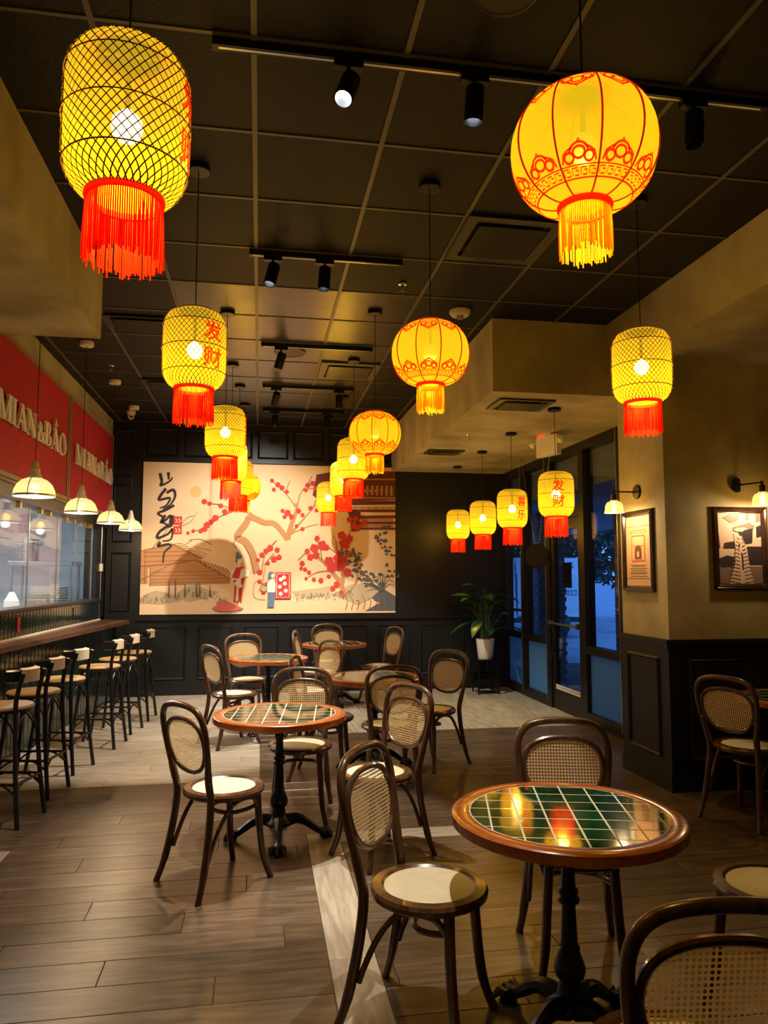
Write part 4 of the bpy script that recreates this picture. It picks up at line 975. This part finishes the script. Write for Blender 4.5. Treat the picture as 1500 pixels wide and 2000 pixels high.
# ------------------------------------------------------------------ pendant lamps over the bar
def pendant(y, label, ztop=CZ, bot=2.16):
    t = thing('pendant_lamp', label, 'lamp', (-1.575, y, ztop), 0, 'white pendant lamps'); h = ztop-bot
    MB().lathe([(0,0),(.062,0),(.062,-.035),(.058,-.04),(0,-.04)], 24).build('ceiling_canopy', 'white_plastic', t, True)
    MB().tube([(0,0,-.04),(0,0,-h+.24)], .003, 6).build('cord', 'black_metal', t)
    z = -h
    MB().lathe([(.012,z+.25),(.022,z+.235),(.026,z+.20),(.034,z+.195),(.034,z+.165),(.05,z+.135),(.052,z+.125),(0,z+.125)], 24).build('neck', 'white_plastic', t, True)
    MB().lathe([(.05,z+.13),(.085,z+.115),(.115,z+.085),(.134,z+.045),(.14,z+.008),(.138,z+.008),(.13,z+.045),(.11,z+.082),(.08,z+.11),(.048,z+.125)], 36, cap=False).build('glass_shade', 'shade_white', t, True)
    MB().lathe([(.137,z-.002),(.144,z-.002),(.144,z+.012),(.137,z+.012),(.137,z-.002)], 36, cap=False).build('rim', 'steel', t, True)
    for a in (0, math.pi*2/3, math.pi*4/3):
        MB().tube([((r+.002)*math.cos(a+.5), (r+.002)*math.sin(a+.5), z+q) for r, q in ((.05,.13),(.085,.116),(.116,.086),(.135,.046),(.142,.008))], .004, 5).build('rib', 'steel', t)
    put(BM_[6], 'bulb', t, (0,0,z+.055), rot=(math.pi,0,0))
    light('pendant_light', 'POINT', (0,0,z-.02), 14, (1,.72,.42), t, .03)
for y, l in ((5.55,'white dome pendant lamp over the bar nearest the plaster beam'),(6.95,'white dome pendant lamp over the bar, second from the plaster beam'),(8.3,'white dome pendant lamp over the bar, second from the back wall'),(9.55,'white dome pendant lamp over the bar nearest the back wall')): pendant(y, l)

# ------------------------------------------------------------------ wall sconces and framed pictures on the pillar
def sconce(loc, rz, label):
    t = thing('wall_sconce', label, 'sconce', loc, rz, 'wall sconces')      # local -Y is out of the wall
    p = MB().lathe([(0,0),(.058,0),(.06,.006),(.056,.016),(0,.018)], 28).build('back_plate', 'black_metal', t, True); p.rotation_euler = (R(90),0,0)
    MB().tube([(0,0,0),(0,-.21,.0)], .0065, 8).build('arm', 'black_metal', t, True)
    MB().tube([(0,-.21,.012),(0,-.21,-.02)], .011, 8).tube([(0,-.21,-.02),(0,-.21,-.075)], .021, 12).build('lamp_holder', 'black_metal', t, True)
    MB().lathe([(.03,-.072),(.032,-.08),(.056,-.09),(.07,-.115),(.075,-.165),(.080,-.172),(.080,-.176),(.071,-.17),(.066,-.118),(.05,-.094),(.028,-.082)], 28, (0,-.21,0), cap=False).build('glass_shade', 'shade_amber', t, True)
    MB().lathe([(0,-.18),(.012,-.176),(.019,-.15),(.018,-.12),(.01,-.085),(0,-.08)], 14, (0,-.21,0)).build('bulb', 'bulb_glass', t, True)
    light('sconce_light', 'POINT', (0,-.21,-.19), 9, (1,.68,.34), t, .03)
sconce((PX, 5.66, 2.29), -math.pi/2, 'black arm sconce with ribbed glass shade over the printed poster')
sconce((3.68, PY, 2.31), R(24), 'black arm sconce with ribbed glass shade over the vintage photograph')
def frame(loc, rz, w_, h, label, cat):
    t = thing('picture_frame', label, cat, loc, rz); prof = [(0,0),(.0,-.022),(.012,-.03),(.022,-.022),(.030,-.026),(.040,-.012),(.046,-.012),(.046,0)]
    mb = MB(); n = len(prof); cs = [(-w_/2,-h/2,1,1),(w_/2,-h/2,-1,1),(w_/2,h/2,-1,-1),(-w_/2,h/2,1,-1)]
    vs = []
    for cx, cz, sx, sz in cs:
        for a, d_ in prof: vs.append((cx+sx*a, d_, cz+sz*a))
    fs = []
    for k in range(4):
        j = (k+1) % 4
        for i in range(n-1): fs.append((k*n+i, j*n+i, j*n+i+1, k*n+i+1))
    mb.add(vs, fs).build('frame_moulding', 'frame_wood', t); return t
t = frame((PX, 5.66, 1.805), -math.pi/2, .49, .66, 'dark wood frame with a tan printed poster on the pillar side', 'picture')
MB().box(-.2,.2,-.008,0,-.285,.285).build('poster_sheet', 'poster_paper', t)
pr2 = MB()
for z in (.20,-.225): pr2.box(-.18,.18,-.0095,-.008,z-.002,z+.002)
for k, (z, w_) in enumerate([(-.115,.26),(-.128,.2),(-.145,.27),(-.16,.22),(-.175,.27),(-.187,.26),(-.207,.27)]):
    x = -w_/2; rdk = random.Random(k)
    while x < w_/2: l_ = rdk.uniform(.012,.035); pr2.box(x, min(x+l_, w_/2), -.0095, -.008, z-.003, z+.003); x += l_+.008
pr2.build('small_print', 'ink_brown', t)
flat_text('THE MODERN FESTIVAL', .014, t, 'headline', 'ink_brown', lambda u, v: (u*1.25, -.0098, .168+v))
flat_text('THE GATE OF THE CITY', .014, t, 'headline', 'ink_brown', lambda u, v: (u*1.25, -.0098, .146+v))
MB().box(-.11,.11,-.0095,-.008,-.09,.13).build('engraving_ground', 'ink_orange', t)
MB().box(-.095,.095,-.0105,-.0095,.045,.115).box(-.095,-.06,-.0105,-.0095,-.075,.04).box(.06,.095,-.0105,-.0095,-.075,.04).build('engraving_gate', 'poster_paper', t)
MB().prism([(-.05,-.06),(.05,-.06),(.05,.0),(.04,.025),(.02,.04),(0,.045),(-.02,.04),(-.04,.025),(-.05,0)], lambda u, v, d_: (u, -.0098-d_, v), .001).build('engraving_arch', 'ink_brown', t)
MB().prism([(-.018,-.05),(.018,-.05),(.02,-.02),(.012,-.002),(-.012,-.002),(-.02,-.02)], lambda u, v, d_: (u, -.011-d_, v), .0008).build('engraving_figure', 'poster_paper', t)
t = frame((3.69, PY, 1.815), 0, .46, .64, 'dark wood frame with a vintage photograph of a woman in a long patterned gown', 'picture')
def ph(name, m, polys, lv):
    mb = MB()
    for p_ in polys: mb.prism(p_, lambda u, v, d_: (u*.19, -.006-lv*.0008-d_, v*.28), .0007)
    mb.build(name, m, t)
MB().box(-.19,.19,-.006,0,-.28,.28).build('photo_sheet', 'photo_pale', t)
ph('photo_street', 'photo_mid', [[(-1,-1),(1,-1),(1,-.5),(-1,-.5)]], 1)
ph('photo_building', 'photo_mid', [[(-.75,.85),(-.3,1),(.1,1),(-.1,.75),(-.4,.7)],[(-.3,.58),(.45,.72),(.7,.62),(.6,.5),(.2,.6),(-.3,.5)],[(.3,1),(.45,1),(.45,.8),(.3,.78)],[(.75,1),(.95,1),(.95,.75),(.75,.72)]], 2)
ph('photo_shadows', 'photo_dark', [[(.15,.5),(.6,.56),(.55,.15),(.25,.12),(.1,.3)],[(.75,.6),(1,.66),(1,.35),(.75,.3)],[(-.7,.15),(-.2,.2),(-.2,0),(-.75,0)],[(-.95,-.28),(-.6,-.2),(-.15,-.26),(-.1,-.5),(-.9,-.52)],[(.3,.05),(1,.05),(1,-.45),(.4,-.45)],[(-1,.4),(-.95,.4),(-.9,.0),(-1,.0)]], 3)
ph('photo_gown', 'photo_pale', [[(-.28,.42),(-.05,.45),(.12,.15),(.06,-.02),(.3,-.35),(.58,-.98),(-.55,-.98),(-.25,-.4),(-.22,0)]], 4)
ph('photo_figure_details', 'photo_dark', [[(-.1,.46),(.12,.5),(.15,.38),(0,.34)],[(.02,-.1),(.1,-.15),(.12,-.6),(.06,-.6)],[(-.1,.1),(0,.12),(-.05,-.05)]], 5)
ph('photo_hat', 'photo_pale', [[(-.3,.5),(-.1,.58),(.25,.52),(.1,.46),(-.15,.47)]], 6)
mb = MB()
for k in range(13):
    v = -.92+k*.1; w_ = .5*(1-(v+.95)/1.5)+.06
    mb.prism([(-w_,v),(-w_*.1,v-.06),(-w_*.1,v-.03),(-w_,v+.03)], lambda u, vv, d_: (u*.19, -.0106-d_, vv*.28), .0005); mb.prism([(w_*.3,v-.05),(w_,v),(w_,v+.03),(w_*.3,v-.02)], lambda u, vv, d_: (u*.19, -.0106-d_, vv*.28), .0005)
mb.build('photo_gown_pattern', 'photo_mid', t)

# ------------------------------------------------------------------ track lights
SPOTC = (1, .91, .76)
def track(x0, x1, y, heads, label):
    t = thing('track_rail', label, 'track light', ((x0+x1)/2, y, CZ), 0, 'ceiling tracks'); h = (x1-x0)/2
    MB().box(-h,h,-.018,.018,-.035,-.002).build('rail', 'black_metal', t); MB().box(-h,h,-.006,.006,-.0365,-.035).build('rail_slot', 'steel', t)
    for e in (-1,1): MB().box(e*h-.012,e*h+.012,-.021,.021,-.038,0).build('end_cap', 'black_metal', t)
    for (x, tgt, power, ang, lab) in heads:
        g = thing('spot_head', lab, 'spotlight', (x, y, CZ-.036), 0, 'track spotlights')
        MB().box(-.06,.06,-.017,.017,-.028,0).build('adapter', 'black_metal', g); MB().tube([(0,0,-.028),(0,0,-.085)], .009, 8).build('stem', 'black_metal', g)
        piv = Vector((0,0,-.10)); wp = Vector((x, y, CZ-.136)); dirn = (Vector(tgt)-wp).normalized()
        q = dirn.to_track_quat('-Z', 'Y').to_euler()
        b = MB().lathe([(0,.05),(.036,.05),(.04,.044),(.04,-.098),(.037,-.10),(.034,-.098),(.032,-.045),(0,-.045)], 24).build('lamp_body', 'black_metal', g, True); b.location = piv; b.rotation_euler = q
        l = MB().lathe([(0,-.052),(.031,-.052),(.031,-.046),(0,-.046)], 20).build('lens', 'lens_white' if power else 'vent_dark', b, True)
        MB().tube([(.04,0,.01),(.052,0,.01)], .007, 8).build('knob', 'black_metal', b, True)
        if power:
            light('spot_light', 'SPOT', piv+dirn*.115, power*5, SPOTC, g, .02, ang, None, .9 if tgt[1] > 10 else .3).rotation_euler = q
track(-.2, 2.2, 2.84, [(.33, (-.75,1.2,0), 28, 50, 'tilted spotlight on the longest track, its lens lit'), (.86, (.70,3.05,.45), 38, 36, 'upright spotlight on the longest track beside the round silk lantern'), (1.86, (1.85,3.0,.45), 0, 30, 'upright unlit spotlight on the longest track by the plaster beam')], 'longest black ceiling track crossing above the first lanterns')
track(-.08, .91, 4.76, [(.06, (-.75,4.05,0), 42, 54, 'tilted lit spotlight on the track above the pale-lit table'), (.40, (.22,4.75,.75), 70, 44, 'upright lit spotlight on the track above the pale-lit table')], 'short black ceiling track above the pale-lit tiled table')
track(0, 1.0, 6.70, [(.17, (-.9,8.0,0), 80, 60, 'tilted spotlight on the track beside the round ceiling speaker')], 'short black ceiling track beside the round ceiling speaker')
track(.02, 1.02, 8.2, [(.16, (-.35,YB,1.3), 70, 95, 'tilted spotlight with the brightest tip on the track before the mural'), (.86, (1.0,8.9,0), 60, 85, 'downward lit spotlight on the track before the mural')], 'short black ceiling track second from the mural')
track(.03, 1.03, 9.4, [(.17, (.17,9.6,0), 0, 95, 'dark spotlight on the track nearest the mural, bar side'), (.83, (.83,9.6,0), 0, 95, 'dark spotlight on the track nearest the mural, window side')], 'short black ceiling track nearest the mural')

# ------------------------------------------------------------------ ceiling fittings
def vent(name, x, y, z, wx, wy, label, cat, lit=False):  # the last flag only selects paler frame and plate materials
    t = thing(name, label, cat, (x, y, z)); mb = MB()
    o = [(-wx/2,-wy/2),(wx/2,-wy/2),(wx/2,wy/2),(-wx/2,wy/2)]; i_ = [(a*.78, b*.78) for a, b in o]
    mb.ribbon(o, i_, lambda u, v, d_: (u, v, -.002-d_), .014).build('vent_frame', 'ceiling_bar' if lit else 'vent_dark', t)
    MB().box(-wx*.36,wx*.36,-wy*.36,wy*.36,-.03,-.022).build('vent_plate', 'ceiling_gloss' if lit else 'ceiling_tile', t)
    for a in (-1,1): MB().box(a*wx*.2-.01,a*wx*.2+.01,-.01,.01,-.024,0).build('vent_hanger', 'vent_dark', t)
vent('ceiling_vent', 1.49, 4.35, CZ, .6, .6, 'square dark ceiling vent behind the round lantern row', 'vent')
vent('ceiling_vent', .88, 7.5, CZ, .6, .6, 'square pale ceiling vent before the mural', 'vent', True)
vent('ceiling_vent', 2.25, 6.15, SZ, .5, .4, 'dark vent in the soffit near its corner', 'vent')
vent('ceiling_vent', 2.2, 8.7, SZ, .45, .3, 'dark vent in the soffit near the back wall', 'vent')
vent('ceiling_vent', -1.0, 6.3, CZ, .6, .3, 'dark slot vent in the ceiling near the bar', 'vent')
vent('ceiling_vent', -1.0, 8.3, CZ, .6, .3, 'dark slot vent in the ceiling near the back wall', 'vent')
def speaker(x, y, r, label):
    t = thing('ceiling_speaker', label, 'speaker', (x, y, CZ))
    MB().lathe([(r*.9,-.006),(r*.96,-.012),(r,-.006),(r,.003),(r*.9,.003)], 36, cap=False).build('speaker_rim', 'ceiling_bar', t, True)
    MB().lathe([(0,-.006),(r*.9,-.005),(r*.9,.003),(0,.003)], 36).build('grille', 'vent_dark', t, True)
speaker(.86, 2.42, .12, 'round dark ceiling speaker beyond the longest track'); speaker(.26, 6.95, .15, 'round ceiling speaker beside the short track')
def sprinkler(x, y, z, label):
    t = thing('fire_sprinkler', label, 'sprinkler', (x, y, z), 0, 'fire sprinklers')
    MB().lathe([(0,0),(.032,0),(.03,-.008),(.012,-.012),(.012,-.03),(0,-.03)], 16).build('escutcheon', 'chrome', t, True)
    MB().lathe([(0,-.052),(.02,-.052),(.02,-.049),(0,-.049)], 12).tube([(.012,0,-.028),(.014,0,-.05)], .002, 5).tube([(-.012,0,-.028),(-.014,0,-.05)], .002, 5).build('deflector', 'chrome', t, True)
sprinkler(1.0, 5.15, CZ, 'chrome fire sprinkler in the ceiling by the round lanterns'); sprinkler(-1.5, 7.7, CZ, 'chrome fire sprinkler in the ceiling above the bar'); sprinkler(2.2, 7.6, SZ, 'chrome fire sprinkler in the soffit')
sd = thing('smoke_detector', 'round white smoke detector on the ceiling by the soffit corner', 'smoke detector', (1.56, 5.62, CZ))
MB().lathe([(0,0),(.085,0),(.085,-.02),(.07,-.04),(0,-.042)], 28).build('detector_body', 'white_plastic', sd, True); MB().lathe([(0,-.04),(.03,-.042),(.024,-.065),(0,-.066)], 16).build('detector_sensor', 'chrome', sd, True)
cc = thing('security_camera', 'white dome security camera on the ceiling by the black wall', 'camera', (-1.66, 9.85, CZ))
MB().lathe([(0,0),(.055,0),(.055,-.03),(.045,-.05),(0,-.05)], 24).build('camera_base', 'white_plastic', cc, True)
MB().lathe([(0,-.11),(.02,-.105),(.038,-.085),(.042,-.065),(.036,-.045),(0,-.045)], 20).build('camera_ball', 'white_plastic', cc, True); o = MB().lathe([(0,0),(.018,0),(.018,.012),(0,.014)], 14).build('camera_lens', 'van_dark', cc, True, (.012,-.034,-.085)); o.rotation_euler = (R(100),0,R(20))
ex = thing('exit_light', 'white emergency exit light box with two lamp heads on the soffit by the windows', 'exit light', (3.02, 7.42, SZ), R(-70))
MB().bbox(-.16,.16,-.03,.03,-.24,-.02,.006).build('sign_box', 'white_plastic', ex); MB().box(-.05,.05,-.02,.02,-.02,0).build('mount', 'white_plastic', ex)
for s_ in (-1,1):
    MB().tube([(s_*.16,0,-.08),(s_*.2,-.02,-.08)], .012, 8).build('lamp_neck', 'white_plastic', ex); o = MB().lathe([(0,.03),(.03,.025),(.042,-.02),(.042,-.03),(0,-.03)], 16).build('lamp_head', 'white_plastic', ex, True, (s_*.22,-.03,-.085)); o.rotation_euler = (R(60),0,s_*R(40))
MB().box(-.155,-.055,-.022,.022,-.021,-.016).build('indicator', 'red_led', ex)
hs = thing('hanging_window_sign', 'round dark sign hung on a wire inside the far window', 'sign', (XW-.25, 8.66, 1.84))
MB().lathe([(0,-.012),(.145,-.012),(.15,0),(.145,.012),(0,.012)], 32).build('sign_disc', 'sign_black', hs, True).rotation_euler = (R(90),0,R(-40))
MB().tube([(0,-.5,1.27),(0,-.07,.165)], .003, 5).tube([(0,.07,.165),(0,.5,1.27)], .003, 5).tube([(0,-.07,.165),(0,.07,.165)], .003, 5).build('hanging_wire', 'steel', hs)
for s_ in (-1,1): MB().box(-.012,.012,s_*.5-.015,s_*.5+.015,1.255,1.27).build('wire_hook', 'steel', hs)

# ------------------------------------------------------------------ potted plant on a stand
ps = thing('plant_stand', 'black metal plant stand with a lower shelf in the corner', 'stand', (3.10, 10.02, 0))
for x in (-.14,.14):
    for y in (-.14,.14): MB().box(x-.009,x+.009,y-.009,y+.009,0,.45).build('leg', 'black_metal', ps)
MB().box(-.155,.155,-.155,.155,.445,.462).build('top_plate', 'black_metal', ps); MB().box(-.145,.145,-.145,.145,.075,.09).build('lower_shelf', 'black_metal', ps)
pp = thing('potted_plant', 'leafy green peace lily in a white pot on the metal stand', 'plant', (3.10, 10.02, .462))
MB().lathe([(0,0),(.095,0),(.10,.008),(.128,.27),(.13,.275),(.12,.275),(.115,.24),(0,.24)], 32).build('pot', 'white_pot', pp, True)
MB().lathe([(0,.238),(.116,.238),(.116,.244),(0,.25)], 20).build('soil', 'soil', pp)
def leaf_mesh(L, W, droop):
    mb = MB(); n = 8; vs = []
    for i in range(n+1):
        u = i/n; x = L*u; z = -droop*L*u*u; w_ = W*math.sin(math.pi*min(1,u*.97+.02))**.8*(1-.25*u)
        vs += [(x, -w_, z+.25*w_), (x, 0, z), (x, w_, z+.25*w_)]
    mb.add(vs, [(i*3+k, (i+1)*3+k, (i+1)*3+k+1, i*3+k+1) for i in range(n) for k in (0,1)]); return mb.mesh('leaf', 'leaf', True)
LM = [leaf_mesh(.33,.085,.35), leaf_mesh(.38,.09,.55), leaf_mesh(.28,.075,.25)]
rp = random.Random(11); sm_ = MB()
for k in range(40):
    a = k*2.399+rp.uniform(-.25,.25); hgt = .24+.78*(k/40)**.8*rp.uniform(.75,1.05); out = (.10+.20*rp.random())*(1.1-.5*hgt)
    b0 = Vector((.05*math.cos(a), .05*math.sin(a), .24)); tip = Vector((out*math.cos(a), out*math.sin(a), .25+hgt*.72))
    if tip.y > .2: tip.y = .2
    sm_.tube(smooth_path([b0, b0.lerp(tip,.5)+Vector((-.02*math.cos(a),-.02*math.sin(a),.06)), tip],4), .004, 5)
    rl = put(LM[k % 3], 'leaf', pp, tip); rl.rotation_euler = (rp.uniform(-.4,.4), R(rp.uniform(-40,0) if hgt > .4 else rp.uniform(-20,10)), a); s_ = rp.uniform(.75,1.05)*(1 if math.sin(a) < .3 else .55); rl.scale = (s_, s_, s_)
sm_.build('stems', 'stem', pp, True)
